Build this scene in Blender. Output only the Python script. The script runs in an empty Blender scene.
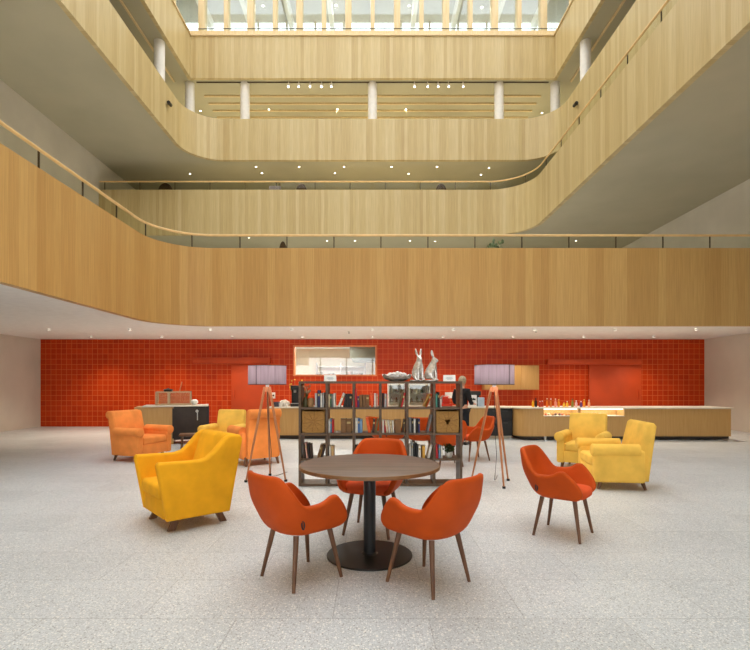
import bpy, bmesh, math, random
from mathutils import Vector, Matrix
random.seed(7)
PI = math.pi
C = bpy.context.scene.collection
F, CX, CY, EYE = 489.0, 372.5, 383.0, 1.47
def at(px, py, Y): return Vector(((px-CX)*Y/F, Y, EYE-(py-CY)*Y/F))
def X_at(px, Y): return (px-CX)*Y/F
ORD = ['first','second','third','fourth','fifth','sixth','seventh','eighth','ninth','tenth','eleventh','twelfth','thirteenth','fourteenth','fifteenth','sixteenth','seventeenth','eighteenth']

# ------------------------------------------------------------------ materials
MATS = {}
def srgb(r, g, b):
    f = lambda c: (c/255/12.92) if c/255 <= .04045 else ((c/255+.055)/1.055)**2.4
    return (f(r), f(g), f(b), 1)
class N:
    def __init__(s, name):
        s.m = bpy.data.materials.new(name); s.m.use_nodes = True
        s.t = s.m.node_tree; s.b = s.t.nodes['Principled BSDF']
    def n(s, typ, **kw):
        x = s.t.nodes.new(typ)
        for k, v in kw.items():
            if k in x.inputs: x.inputs[k].default_value = v
            else: setattr(x, k, v)
        return x
    def l(s, a, b): s.t.links.new(a, b)
    def mix(s, fac, a, b, mode='MIX'):
        x = s.n('ShaderNodeMix', data_type='RGBA', blend_type=mode)
        for sock, v in ((x.inputs[0], fac), (x.inputs[6], a), (x.inputs[7], b)):
            if hasattr(v, 'links'): s.l(v, sock)
            else: sock.default_value = v
        return x.outputs[2]
    def ramp(s, fac, stops):
        r = s.n('ShaderNodeValToRGB'); e = r.color_ramp.elements
        while len(e) < len(stops): e.new(.5)
        for i, (p, c) in enumerate(stops): e[i].position = p; e[i].color = c
        s.l(fac, r.inputs[0]); return r.outputs[0]
    def math(s, op, a, b=None):
        x = s.n('ShaderNodeMath', operation=op)
        for i, v in enumerate((a, b)):
            if v is None: continue
            if hasattr(v, 'links'): s.l(v, x.inputs[i])
            else: x.inputs[i].default_value = v
        return x.outputs[0]
def plain(name, col, rough=.5, metal=0, var=.06, scale=8, bump=0, spec=None, trans=0):
    if name in MATS: return MATS[name]
    k = N(name); c = srgb(*col)
    tc = k.n('ShaderNodeTexCoord'); nz = k.n('ShaderNodeTexNoise', Scale=scale, Detail=3.0); k.l(tc.outputs['Object'], nz.inputs['Vector'])
    d = tuple(x*(1-2*var) for x in c[:3])+(1,); u = tuple(min(1, x*(1+2*var)) for x in c[:3])+(1,)
    k.l(k.ramp(nz.outputs[0], [(.3, d), (.7, u)]), k.b.inputs['Base Color'])
    k.b.inputs['Roughness'].default_value = rough; k.b.inputs['Metallic'].default_value = metal
    if spec is not None: k.b.inputs['Specular IOR Level'].default_value = spec
    if bump:
        n2 = k.n('ShaderNodeTexNoise', Scale=scale*25, Detail=2.0); k.l(tc.outputs['Object'], n2.inputs['Vector'])
        bp = k.n('ShaderNodeBump', Strength=bump, Distance=.002); k.l(n2.outputs[0], bp.inputs['Height']); k.l(bp.outputs[0], k.b.inputs['Normal'])
    MATS[name] = k.m; return k.m
def glow(name, col, strength):
    k = N(name); k.b.inputs['Base Color'].default_value = srgb(*col); k.b.inputs['Emission Color'].default_value = srgb(*col); k.b.inputs['Emission Strength'].default_value = strength
    return k.m
def wood(name, a, b, axis='Z', scale=1.0, rough=.45):
    k = N(name); tc = k.n('ShaderNodeTexCoord'); mp = k.n('ShaderNodeMapping'); k.l(tc.outputs['Object'], mp.inputs[0])
    sc = [26*scale]*3; sc['XYZ'.index(axis)] = 1.6*scale; mp.inputs['Scale'].default_value = sc
    nz = k.n('ShaderNodeTexNoise', Scale=1.0, Detail=6.0, Roughness=.65); k.l(mp.outputs[0], nz.inputs[0])
    k.l(k.ramp(nz.outputs[0], [(.32, srgb(*a)), (.68, srgb(*b))]), k.b.inputs['Base Color'])
    k.b.inputs['Roughness'].default_value = rough; return k.m
def cladding(name, cols, w=.16, rough=.4):
    # vertical boards laid along the UV u axis (metres); each board has its own tone, plus fine grain
    k = N(name); uv = k.n('ShaderNodeUVMap', uv_map='UVMap'); sp = k.n('ShaderNodeSeparateXYZ'); k.l(uv.outputs[0], sp.inputs[0])
    q = k.math('DIVIDE', sp.outputs[0], w); fl = k.math('FLOOR', q); fr = k.math('FRACT', q)
    wn = k.n('ShaderNodeTexWhiteNoise', noise_dimensions='1D'); k.l(fl, wn.inputs['W'])
    n1 = k.n('ShaderNodeTexNoise', noise_dimensions='1D', Scale=.55, Detail=1.0); k.l(fl, n1.inputs['W'])
    tone = k.math('ADD', k.math('MULTIPLY', wn.outputs[0], .55), k.math('MULTIPLY', n1.outputs[0], .5))
    base = k.ramp(tone, [(.15, srgb(*cols[0])), (.5, srgb(*cols[1])), (.9, srgb(*cols[2]))])
    mp = k.n('ShaderNodeMapping'); mp.inputs['Scale'].default_value = (40, 1.2, 1); k.l(uv.outputs[0], mp.inputs[0])
    g = k.n('ShaderNodeTexNoise', Scale=1.0, Detail=5.0); k.l(mp.outputs[0], g.inputs[0])
    grain = k.ramp(g.outputs[0], [(.3, (.86, .84, .8, 1)), (.7, (1.04, 1.04, 1.04, 1))])
    c = k.mix(1.0, base, grain, 'MULTIPLY')
    seam = k.math('LESS_THAN', fr, .03)
    c = k.mix(k.math('MULTIPLY', seam, .16), c, srgb(90, 62, 30))
    k.l(c, k.b.inputs['Base Color']); k.b.inputs['Roughness'].default_value = rough
    return k.m
def tiles(name, s=.175):
    k = N(name); tc = k.n('ShaderNodeTexCoord'); sp = k.n('ShaderNodeSeparateXYZ'); k.l(tc.outputs['Object'], sp.inputs[0])
    cb = k.n('ShaderNodeCombineXYZ'); k.l(sp.outputs[0], cb.inputs[0]); k.l(sp.outputs[2], cb.inputs[1])
    br = k.n('ShaderNodeTexBrick', offset=0.0, Scale=1.0); k.l(cb.outputs[0], br.inputs[0])
    br.inputs['Brick Width'].default_value = s; br.inputs['Row Height'].default_value = s; br.inputs['Mortar Size'].default_value = .008; br.inputs['Mortar Smooth'].default_value = .2
    br.inputs['Color1'].default_value = srgb(194, 60, 8); br.inputs['Color2'].default_value = srgb(180, 50, 5); br.inputs['Mortar'].default_value = srgb(208, 104, 54)
    k.l(br.outputs['Color'], k.b.inputs['Base Color']); k.b.inputs['Roughness'].default_value = .34; k.b.inputs['Specular IOR Level'].default_value = .22
    nz = k.n('ShaderNodeTexNoise', Scale=9.0); k.l(tc.outputs['Object'], nz.inputs[0])
    h = k.math('ADD', k.math('MULTIPLY', nz.outputs[0], .35), k.math('SUBTRACT', 1.0, br.outputs['Fac']))
    bp = k.n('ShaderNodeBump', Strength=.35, Distance=.004); k.l(h, bp.inputs['Height']); k.l(bp.outputs[0], k.b.inputs['Normal'])
    return k.m
def terrazzo(name):
    k = N(name); tc = k.n('ShaderNodeTexCoord'); mz = k.n('ShaderNodeMapping'); mz.inputs['Location'].default_value = (.013, .017, .3713); k.l(tc.outputs['Object'], mz.inputs[0]); co = mz.outputs[0]
    n0 = k.n('ShaderNodeTexNoise', Scale=.7, Detail=3.0); k.l(co, n0.inputs[0])
    base = k.ramp(n0.outputs[0], [(.3, srgb(193, 197, 199)), (.7, srgb(206, 210, 212))])
    n9 = k.n('ShaderNodeTexNoise', Scale=120.0, Detail=3.0); k.l(co, n9.inputs[0])
    base = k.mix(1.0, base, k.ramp(n9.outputs[0], [(.3, (.72, .72, .72, 1)), (.7, (1.1, 1.1, 1.1, 1))]), 'MULTIPLY')
    c = base
    for sc, thr, lim, col in ((95, .36, .32, (150, 150, 148)), (60, .34, .2, (138, 138, 136)), (48, .32, .32, (228, 227, 222)), (75, .34, .36, (232, 231, 227)), (28, .25, .16, (224, 222, 216))):
        v = k.n('ShaderNodeTexVoronoi', Scale=float(sc), voronoi_dimensions='3D', distance='EUCLIDEAN', Randomness=1.0)
        k.l(co, v.inputs['Vector'])
        sx = k.n('ShaderNodeSeparateColor'); k.l(v.outputs['Color'], sx.inputs[0])
        m = k.math('MULTIPLY', k.math('LESS_THAN', v.outputs['Distance'], thr), k.math('LESS_THAN', sx.outputs[0], lim))
        c = k.mix(k.math('MULTIPLY', m, .85), c, srgb(*col))
    mp = k.n('ShaderNodeMapping'); mp.inputs['Location'].default_value = (.25, -.05, 0); k.l(tc.outputs['Object'], mp.inputs[0])
    br = k.n('ShaderNodeTexBrick', Scale=1.0); k.l(mp.outputs[0], br.inputs[0])
    br.inputs['Brick Width'].default_value = 1.2; br.inputs['Row Height'].default_value = .6; br.inputs['Mortar Size'].default_value = .0025; br.inputs['Mortar Smooth'].default_value = .1
    c = k.mix(k.math('MULTIPLY', br.outputs['Fac'], .45), c, srgb(88, 86, 82))
    sp = k.n('ShaderNodeSeparateColor')
    br.inputs['Color1'].default_value = (.93, .93, .93, 1); br.inputs['Color2'].default_value = (1.04, 1.04, 1.04, 1); br.inputs['Mortar'].default_value = (1, 1, 1, 1)
    c = k.mix(1.0, c, br.outputs['Color'], 'MULTIPLY')
    k.l(c, k.b.inputs['Base Color'])
    r = k.n('ShaderNodeTexNoise', Scale=3.0, Detail=3.0); k.l(co, r.inputs[0])
    rr = k.ramp(r.outputs[0], [(.3, (.34, .34, .34, 1)), (.7, (.42, .42, .42, 1))]); k.l(rr, k.b.inputs['Roughness'])
    return k.m
def glass(name, tint=(.95, .98, .97, 1), refl=.08):
    k = N(name); k.t.nodes.remove(k.b); out = k.t.nodes['Material Output']
    tr = k.n('ShaderNodeBsdfTransparent', Color=tint); gl = k.n('ShaderNodeBsdfGlossy', Roughness=.02)
    mx = k.n('ShaderNodeMixShader', Fac=refl); k.l(tr.outputs[0], mx.inputs[1]); k.l(gl.outputs[0], mx.inputs[2]); k.l(mx.outputs[0], out.inputs[0]); return k.m
def basket_weave(name):
    k = N(name); tc = k.n('ShaderNodeTexCoord'); w1 = k.n('ShaderNodeTexWave', wave_type='BANDS', bands_direction='Z', Scale=26.0, Distortion=9.0, Detail=2.0); k.l(tc.outputs['Object'], w1.inputs[0])
    w2 = k.n('ShaderNodeTexNoise', Scale=40.0, Detail=2.0); k.l(tc.outputs['Object'], w2.inputs[0])
    f = k.math('MULTIPLY', k.math('ADD', w1.outputs[0], w2.outputs[0]), .5)
    k.l(k.ramp(f, [(.1, srgb(116, 80, 36)), (.55, srgb(178, 132, 66)), (.95, srgb(204, 162, 96))]), k.b.inputs['Base Color']); k.b.inputs['Roughness'].default_value = .75
    bp = k.n('ShaderNodeBump', Strength=.6, Distance=.01); k.l(f, bp.inputs['Height']); k.l(bp.outputs[0], k.b.inputs['Normal']); return k.m
def shade_fabric(name):
    k = N(name); tc = k.n('ShaderNodeTexCoord'); mp = k.n('ShaderNodeMapping'); mp.inputs['Scale'].default_value = (60, 60, 2); k.l(tc.outputs['Object'], mp.inputs[0])
    nz = k.n('ShaderNodeTexNoise', Scale=1.0, Detail=3.0); k.l(mp.outputs[0], nz.inputs[0])
    col = k.ramp(nz.outputs[0], [(.3, srgb(134, 126, 136)), (.7, srgb(154, 147, 156))])
    k.t.nodes.remove(k.b); out = k.t.nodes['Material Output']
    d = k.n('ShaderNodeBsdfDiffuse'); t = k.n('ShaderNodeBsdfTranslucent'); k.l(col, d.inputs[0]); k.l(col, t.inputs[0])
    mx = k.n('ShaderNodeMixShader', Fac=.42); k.l(d.outputs[0], mx.inputs[1]); k.l(t.outputs[0], mx.inputs[2]); k.l(mx.outputs[0], out.inputs[0]); return k.m

M = dict(
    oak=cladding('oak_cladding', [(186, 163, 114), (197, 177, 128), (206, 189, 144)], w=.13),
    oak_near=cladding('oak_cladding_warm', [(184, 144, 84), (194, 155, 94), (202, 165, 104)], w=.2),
    oak_trim=wood('oak_trim', (212, 188, 142), (228, 208, 168)),
    counter_oak=wood('counter_oak', (186, 142, 82), (198, 156, 96), rough=.4),
    tile=tiles('red_tiles'), floor=terrazzo('terrazzo'),
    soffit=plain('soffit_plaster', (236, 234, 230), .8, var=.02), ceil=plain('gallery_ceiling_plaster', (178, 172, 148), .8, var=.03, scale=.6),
    plaster=plain('pale_plaster', (212, 206, 192), .85, var=.03, scale=1), white=plain('white_paint', (232, 230, 226), .5, var=.02),
    red=plain('red_painted_panel', (188, 64, 8), .6, var=.04, scale=2),
    orange=plain('orange_upholstery', (192, 75, 8), .68, var=.05, scale=5, bump=.2, spec=.25),
    orange_seat=plain('orange_seat_cloth', (214, 84, 40), .85, var=.06, scale=6, bump=.3, spec=.2),
    peach=plain('light_orange_upholstery', (238, 144, 72), .85, var=.05, scale=5, bump=.3, spec=.2),
    yellow=plain('yellow_upholstery', (238, 170, 30), .85, var=.05, scale=5, bump=.3, spec=.2),
    pale_yellow=plain('soft_yellow_upholstery', (236, 190, 86), .85, var=.05, scale=5, bump=.3, spec=.2),
    walnut=wood('walnut_legs', (78, 48, 28), (122, 82, 52)), table=wood('table_top_wood', (92, 76, 68), (126, 106, 96), axis='X', scale=1.0, rough=.42),
    table_edge=wood('table_edge_wood', (110, 78, 46), (140, 104, 64), axis='X'),
    black=plain('black_metal', (26, 26, 28), .45, var=.08), dark=plain('dark_brown_board', (46, 34, 28), .5, var=.08), shelf=wood('dark_shelf_wood', (76, 58, 42), (104, 82, 62), axis='X', scale=.8),
    copper=wood('copper_brown_legs', (176, 112, 72), (204, 140, 96)), shade=shade_fabric('grey_lampshade_fabric'), seam=plain('dark_seam', (60, 54, 60), .7),
    glass=glass('clear_glass'), railglass=glass('railing_glass', (.88, .9, .84, 1), .018), bulb=glow('lamp_bulb', (255, 226, 190), 12), spot=glow('downlight_glow', (255, 250, 236), 5),
    weave=basket_weave('woven_rattan'), silver=plain('silver_glaze', (222, 218, 214), .22, metal=.6, var=.1, scale=30), steel=plain('brushed_steel', (176, 176, 172), .35, metal=.8),
    greymetal=plain('grey_hood_metal', (78, 78, 66), .5, var=.04), stone=plain('counter_stone', (214, 206, 190), .35, var=.04), skin=plain('skin', (222, 168, 138), .6, var=.03), hair=plain('grey_blond_hair', (176, 160, 134), .8, var=.15, scale=40),
    cloth_black=plain('black_clothing', (20, 20, 24), .85, var=.1), paper=plain('white_card', (236, 236, 234), .6, var=.01), leaf=plain('leaf_green', (74, 96, 46), .7, var=.2), dry=plain('dried_flower', (226, 168, 52), .8, var=.25),
    kitchen_light=glow('kitchen_ceiling_light', (255, 252, 244), 3.5), case_light=glow('display_case_light', (255, 246, 232), 2), pages=plain('book_pages', (226, 216, 196), .8), rail=plain('handrail_oak', (224, 190, 132), .45, var=.04), bronze=plain('bronze_post', (70, 54, 36), .5),
)

# ------------------------------------------------------------------ mesh builder
class MB:
    def __init__(s): s.bm = bmesh.new(); s.uv = None
    def merge(s, b2, mi=0):
        for f in b2.faces: f.material_index = mi
        me = bpy.data.meshes.new('tmp'); b2.to_mesh(me); b2.free(); s.bm.from_mesh(me); bpy.data.meshes.remove(me)
    def box(s, c, d, rz=0, bevel=0, mi=0, seg=2, mat=None):
        b = bmesh.new(); bmesh.ops.create_cube(b, size=1)
        bmesh.ops.scale(b, vec=Vector(d), verts=b.verts)
        if bevel: bmesh.ops.bevel(b, geom=b.edges[:], offset=bevel, segments=seg, profile=.5, affect='EDGES')
        m = Matrix.Translation(Vector(c)) @ (mat if mat else Matrix.Rotation(rz, 4, 'Z'))
        bmesh.ops.transform(b, matrix=m, verts=b.verts); s.merge(b, mi); return s
    def box2(s, lo, hi, **k):
        lo = Vector(lo); hi = Vector(hi); return s.box((lo+hi)/2, hi-lo, **k)
    def cyl(s, p0, p1, r0, r1=None, n=16, mi=0):
        r1 = r0 if r1 is None else r1; p0 = Vector(p0); p1 = Vector(p1); d = p1-p0
        b = bmesh.new(); bmesh.ops.create_cone(b, cap_ends=True, segments=n, radius1=r0, radius2=r1, depth=d.length)
        m = Matrix.Translation((p0+p1)/2) @ Vector((0, 0, 1)).rotation_difference(d).to_matrix().to_4x4()
        bmesh.ops.transform(b, matrix=m, verts=b.verts); s.merge(b, mi); return s
    def ball(s, c, r, sc=(1, 1, 1), n=12, mi=0):
        b = bmesh.new(); bmesh.ops.create_uvsphere(b, u_segments=n, v_segments=max(6, n//2+2), radius=r)
        bmesh.ops.scale(b, vec=Vector(sc), verts=b.verts); bmesh.ops.translate(b, vec=Vector(c), verts=b.verts); s.merge(b, mi); return s
    def lathe(s, prof, c=(0, 0, 0), n=32, mi=0, closed=False):
        b = bmesh.new(); rings = []
        for r, z in prof:
            if r < 1e-6: rings.append([b.verts.new((c[0], c[1], c[2]+z))])
            else: rings.append([b.verts.new((c[0]+r*math.cos(2*PI*i/n), c[1]+r*math.sin(2*PI*i/n), c[2]+z)) for i in range(n)])
        seq = list(zip(rings, rings[1:])) + ([(rings[-1], rings[0])] if closed else [])
        for a, q in seq:
            for i in range(n):
                j = (i+1) % n
                vs = [a[i % len(a)], a[j % len(a)], q[j % len(q)], q[i % len(q)]]
                u = []
                for v in vs:
                    if v not in u: u.append(v)
                if len(u) > 2: b.faces.new(u)
        bmesh.ops.recalc_face_normals(b, faces=b.faces); s.merge(b, mi); return s
    def tube(s, pts, r, n=8, mi=0):
        pts = [Vector(p) for p in pts]; b = bmesh.new(); rings = []
        for i, p in enumerate(pts):
            d = (pts[min(i+1, len(pts)-1)]-pts[max(i-1, 0)]).normalized()
            up = Vector((0, 0, 1)) if abs(d.z) < .95 else Vector((1, 0, 0))
            a = d.cross(up).normalized(); q = a.cross(d)
            rr = r[i] if isinstance(r, (list, tuple)) else r
            rings.append([b.verts.new(p+a*rr*math.cos(2*PI*k/n)+q*rr*math.sin(2*PI*k/n)) for k in range(n)])
        for a, q in zip(rings, rings[1:]):
            for k in range(n): b.faces.new((a[k], a[(k+1) % n], q[(k+1) % n], q[k]))
        b.faces.new(rings[0][::-1]); b.faces.new(rings[-1]); s.merge(b, mi); return s
    def prism(s, poly, z0, z1, mat=None, mi=0, bevel=0):
        b = bmesh.new(); lo = [b.verts.new((x, y, z0)) for x, y in poly]; hi = [b.verts.new((x, y, z1)) for x, y in poly]; n = len(poly)
        b.faces.new(lo[::-1]); b.faces.new(hi)
        for i in range(n): b.faces.new((lo[i], lo[(i+1) % n], hi[(i+1) % n], hi[i]))
        bmesh.ops.recalc_face_normals(b, faces=b.faces)
        if bevel:
            ed = [e for e in b.edges if abs(e.verts[0].co.z-e.verts[1].co.z) < 1e-6]
            bmesh.ops.bevel(b, geom=ed, offset=bevel, segments=3, profile=.5, affect='EDGES')
        if mat: bmesh.ops.transform(b, matrix=mat, verts=b.verts)
        s.merge(b, mi); return s
    def build(s, name, mats, parent=None, angle=40):
        me = bpy.data.meshes.new(name); s.bm.to_mesh(me); s.bm.free()
        for m in (mats if isinstance(mats, (list, tuple)) else [mats]): me.materials.append(m)
        return link(name, me, parent, angle)
def link(name, me, parent=None, angle=40):
    if angle:
        b = bmesh.new(); b.from_mesh(me)
        for f in b.faces: f.smooth = True
        for e in b.edges: e.smooth = len(e.link_faces) != 2 or e.calc_face_angle(0) < math.radians(angle)
        b.to_mesh(me); b.free()
    o = bpy.data.objects.new(name, me); C.objects.link(o)
    if parent: o.parent = parent
    return o
def tag(o, label, cat, group=None):
    o['label'] = label; o['category'] = cat; o['kind'] = 'thing'
    if group: o['group'] = group
    return o
def thing(name, label, cat, loc=(0, 0, 0), rz=0, group=None):
    o = bpy.data.objects.new(name, None); C.objects.link(o); o.location = loc; o.rotation_euler = (0, 0, rz); o.empty_display_size = .1
    return tag(o, label, cat, group)
def struct(o, label=None):
    o['kind'] = 'structure'
    if label: o['label'] = label
    return o
def dup(o, loc=None, rz=None, label=None, parent=None, top=True):
    c = o.copy(); C.objects.link(c)
    if parent: c.parent = parent
    if loc is not None: c.location = loc
    if rz is not None: c.rotation_euler = (0, 0, rz)
    if label: c['label'] = label
    for ch in list(o.children): dup(ch, parent=c, top=False)
    return c
def baked(name, me, mods, mat, parent=None, angle=180):
    o = bpy.data.objects.new('tmp', me); C.objects.link(o)
    for typ, kw in mods:
        m = o.modifiers.new(typ, typ)
        for k, v in kw.items(): setattr(m, k, v)
    dg = bpy.context.evaluated_depsgraph_get(); dg.update()
    m2 = bpy.data.meshes.new_from_object(o.evaluated_get(dg)); bpy.data.objects.remove(o)
    m2.name = name; m2.materials.clear(); m2.materials.append(mat)
    return link(name, m2, parent, angle)
def skin(name, verts, edges, mat, parent=None, sub=2):
    me = bpy.data.meshes.new(name); me.from_pydata([v[:3] for v in verts], edges, [])
    o = bpy.data.objects.new('tmp', me); C.objects.link(o); md = o.modifiers.new('Skin', 'SKIN'); md.use_smooth_shade = True
    sv = me.skin_vertices[0].data
    for i, v in enumerate(verts): sv[i].radius = (v[3], v[3]); sv[i].use_root = (i == 0)
    s2 = o.modifiers.new('Sub', 'SUBSURF'); s2.levels = sub; s2.render_levels = sub
    dg = bpy.context.evaluated_depsgraph_get(); dg.update()
    m2 = bpy.data.meshes.new_from_object(o.evaluated_get(dg)); bpy.data.objects.remove(o); m2.name = name
    m2.materials.clear(); m2.materials.append(mat); return link(name, m2, parent, 180)
def rot2(a): return Matrix.Rotation(a, 4, 'Z')

# ------------------------------------------------------------------ setting: galleries
XW = 11.2; YB = -8.0; YF = 26.0; YR = 16.5
def arc(cx, cy, r, a0, a1, n=20): return [(cx+r*math.cos(a0+(a1-a0)*i/n), cy+r*math.sin(a0+(a1-a0)*i/n)) for i in range(n+1)]
def path(D, xl, xr, R):
    p = []
    if xl is None: p += [(-XW, D)]
    else: p += [(xl, YB)] + (arc(xl+R, D-R, R, PI, PI/2) if R else [(xl, D)])
    if xr is None: p += [(XW, D)]
    else: p += (arc(xr-R, D-R, R, PI/2, 0) if R else [(xr, D)]) + [(xr, YB)]
    q = [p[0]]
    for a in p[1:]:
        d = math.dist(q[-1], a); k = max(1, int(d/1.5))
        for i in range(1, k+1): q.append((q[-1][0]+(a[0]-q[-1][0])/(k-i+1), q[-1][1]+(a[1]-q[-1][1])/(k-i+1)))
    return q
def normals(p):
    out = []
    for i in range(len(p)):
        a = Vector(p[max(i-1, 0)]); b = Vector(p[min(i+1, len(p)-1)]); d = (b-a).normalized(); n = Vector((-d.y, d.x))
        # keep wall thickness at square corners
        if 0 < i < len(p)-1:
            d1 = (Vector(p[i])-a).normalized(); k = max(.5, n.dot(Vector((-d1.y, d1.x)))); n = n/k
        out.append(n)
    return out                                  # away from the atrium
def offset(p, d): return [(x+n.x*d, y+n.y*d) for (x, y), n in zip(p, normals(p))]
def strip_wall(name, p, z0, z1, th, mat):
    b = bmesh.new(); uvl = b.loops.layers.uv.new('UVMap'); q = offset(p, th); L = [0]
    for a, c in zip(p, p[1:]): L.append(L[-1]+math.dist(a, c))
    V = [[b.verts.new((x, y, z)) for x, y in pts] for pts, z in ((p, z0), (p, z1), (q, z1), (q, z0))]
    for r in range(4):
        A, B = V[r], V[(r+1) % 4]
        for i in range(len(p)-1):
            f = b.faces.new((A[i], A[i+1], B[i+1], B[i]))
            for lp in f.loops:
                v = lp.vert; k = i if v in (A[i], B[i]) else i+1
                lp[uvl].uv = (L[k]+(.37 if r == 2 else 0), v.co.z + math.dist((v.co.x, v.co.y), p[k]))
    b.faces.new([V[r][0] for r in range(4)]); b.faces.new([V[r][-1] for r in range(4)][::-1])
    bmesh.ops.recalc_face_normals(b, faces=b.faces)
    me = bpy.data.meshes.new(name); b.to_mesh(me); b.free(); me.materials.append(mat); return struct(link(name, me, None, 40))
def at_len(p, s):
    for a, c in zip(p, p[1:]):
        d = math.dist(a, c)
        if s <= d: return (a[0]+(c[0]-a[0])*s/d, a[1]+(c[1]-a[1])*s/d)
        s -= d
    return p[-1]
def length(p): return sum(math.dist(a, c) for a, c in zip(p, p[1:]))
def slab(name, p, z0, z1, mats, back=YF):
    xl = p[0][0]; xr = p[-1][0]; y0 = p[0][1]; y1 = p[-1][1]
    q = offset(p, .05)
    poly = list(q)
    poly += ([(XW, y1)] if xr < XW-.1 else []) + [(XW, back), (-XW, back)] + ([(-XW, y0)] if xl > -XW+.1 else [])
    mb = MB(); mb.prism(poly, z0, z1); return struct(mb.build(name, mats, None, 0))
def railing(label, p, z0, z1, step, first, hm, pm, r=.028, inset=.06):
    t = thing('glass_railing', label, 'railing', (p[0][0], p[0][1], z0))
    o3 = Vector((p[0][0], p[0][1], z0)); q = offset(p, inset)
    MB().tube([Vector((x, y, z1))-o3 for x, y in q], r).build('handrail', hm, t)
    b = bmesh.new(); g = [(b.verts.new(Vector((x, y, z0))-o3), b.verts.new(Vector((x, y, z1-r*.5))-o3)) for x, y in q]
    for a, c in zip(g, g[1:]): b.faces.new((a[0], c[0], c[1], a[1]))
    bmesh.ops.solidify(b, geom=b.faces[:], thickness=.012)
    me = bpy.data.meshes.new('glass_panel'); b.to_mesh(me); b.free(); me.materials.append(M['railglass']); link('glass_panel', me, t, 40)
    s = first; Lq = length(q)
    while s < Lq:
        x, y = at_len(offset(p, inset+.035), s); a = Vector((x, y, z0))-o3
        MB().box((a.x, a.y, (z1-z0)/2), (.024, .024, z1-z0)).build('post', pm, t); s += step
    return t
P1 = path(12.5, -5.35, None, 1.3); P2 = path(20, None, 6.32, 1.6); P3 = path(20, -7.44, 7.44, 1.4); P4 = path(20, -7.44, 7.44, 0)
ZB = [2.93, 7.52, 10.59, 13.94]; ZT = [4.92, 9.376, 12.27, 15.66]
slab('ceiling', P1, ZB[0]+.015, 3.45, M['soffit'])
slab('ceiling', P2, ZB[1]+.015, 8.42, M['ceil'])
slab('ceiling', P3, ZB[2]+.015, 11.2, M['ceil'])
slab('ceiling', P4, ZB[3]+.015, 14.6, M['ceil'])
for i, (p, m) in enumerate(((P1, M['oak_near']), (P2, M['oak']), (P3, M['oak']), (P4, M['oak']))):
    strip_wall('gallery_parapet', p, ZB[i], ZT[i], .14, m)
strip_wall('trim_1', offset(P4, -.05), ZT[3], ZT[3]+.05, .26, M['oak_trim'])
strip_wall('trim_2', offset(P4, .1), ZT[3]+.05, ZT[3]+.3, .1, M['oak_trim'])
railing('oak handrail and glass on bronze posts along the lowest gallery', P1, ZT[0], 5.26, 1.21, length(P1)-11.2-X_at(547.5, 12.5)-4.84*4+1.21*0, M['rail'], M['bronze'], .03)
railing('oak handrail and glass along the second gallery, curving at the right', P2, ZT[1], 9.73, 1.44, XW+X_at(174, 20)-1.44*2, M['rail'], M['bronze'], .03)
railing('thin black handrail with glass below the topmost glazing', offset(P4, .2), ZT[3]+.3, 16.12, 2.07, 28+7.44-2.07*3.5, M['black'], M['black'], .016, .02)

# floor, ground walls
struct(MB().box2((-XW-.3, YB, -.25), (XW+.3, 22, 0)).build('floor', M['floor'], None, 0))
def wall_uv(name, x0, x1, y, z0, z1, mat, holes=(), th=.2):
    # a wall facing -Y with rectangular holes (x0,x1,z0,z1)
    xs = sorted({x0, x1, *[h[0] for h in holes], *[h[1] for h in holes]}); zs = sorted({z0, z1, *[h[2] for h in holes], *[h[3] for h in holes]})
    mb = MB()
    for a, c in zip(xs, xs[1:]):
        for d, e in zip(zs, zs[1:]):
            if any(h[0]-1e-6 <= a and c <= h[1]+1e-6 and h[2]-1e-6 <= d and e <= h[3]+1e-6 for h in holes): continue
            mb.box2((a, y, d), (c, y+th, e))
    return struct(mb.build(name, mat, None, 0))
HX0, HX1, HZ0, HZ1 = X_at(294.7, YR), X_at(375.3, YR), EYE+8.4*YR/F, EYE+36.4*YR/F
wall_uv('wall_back', -XW, XW, YR, 0, ZB[0]+.015, M['tile'], [(HX0, HX1, HZ0, HZ1)])
for sx in (-1, 1):
    nm = 'wall_left' if sx < 0 else 'wall_right'
    struct(MB().box2((sx*XW if sx > 0 else -XW-.3, YB, 0), (XW+.3 if sx > 0 else -XW, YF, 19.6)).build(nm, M['plaster'], None, 0))
struct(MB().box2((-XW-.3, YF, 2.9), (XW+.3, YF+.3, 14.6)).build('wall_far', M['plaster'], None, 0))
# kitchen seen through the serving hatch
kx0, kx1, ky0, ky1 = -4.2, 2.2, YR+.2, 20.6
kit = MB()
kit.box2((kx0-.1, ky0, 0), (kx0, ky1, 2.93)); kit.box2((kx1, ky0, 0), (kx1+.1, ky1, 2.93)); kit.box2((kx0-.1, ky1, 0), (kx1+.1, ky1+.1, 2.93))
struct(kit.build('wall_kitchen', plain('kitchen_cream', (236, 230, 206), .5, var=.02), None, 0))
fr = MB(); w = .05
fr.box2((HX0-w, YR-.03, HZ0-w), (HX0, YR+.22, HZ1+w)); fr.box2((HX1, YR-.03, HZ0-w), (HX1+w, YR+.22, HZ1+w)); fr.box2((HX0, YR-.03, HZ0-w), (HX1, YR+.22, HZ0)); fr.box2((HX0, YR-.03, HZ1), (HX1, YR+.22, HZ1+w))
wn = struct(fr.build('window_1', plain('hatch_frame_orange', (214, 128, 72), .5), None, 0)); 
MB().box2((HX0, YR+.1, HZ0), (HX1, YR+.112, HZ1)).build('window_pane', M['glass'], wn, 0)
kl = thing('ceiling_light_panel', 'bright flat light panel on the kitchen ceiling behind the hatch', 'light', (-1.6, 17.45, 2.93))
MB().box((0, 0, -.03), (1.9, .9, .06), bevel=.01).build('housing', M['white'], kl); MB().box((0, 0, -.064), (1.76, .78, .012)).build('diffuser', M['kitchen_light'], kl)
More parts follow.
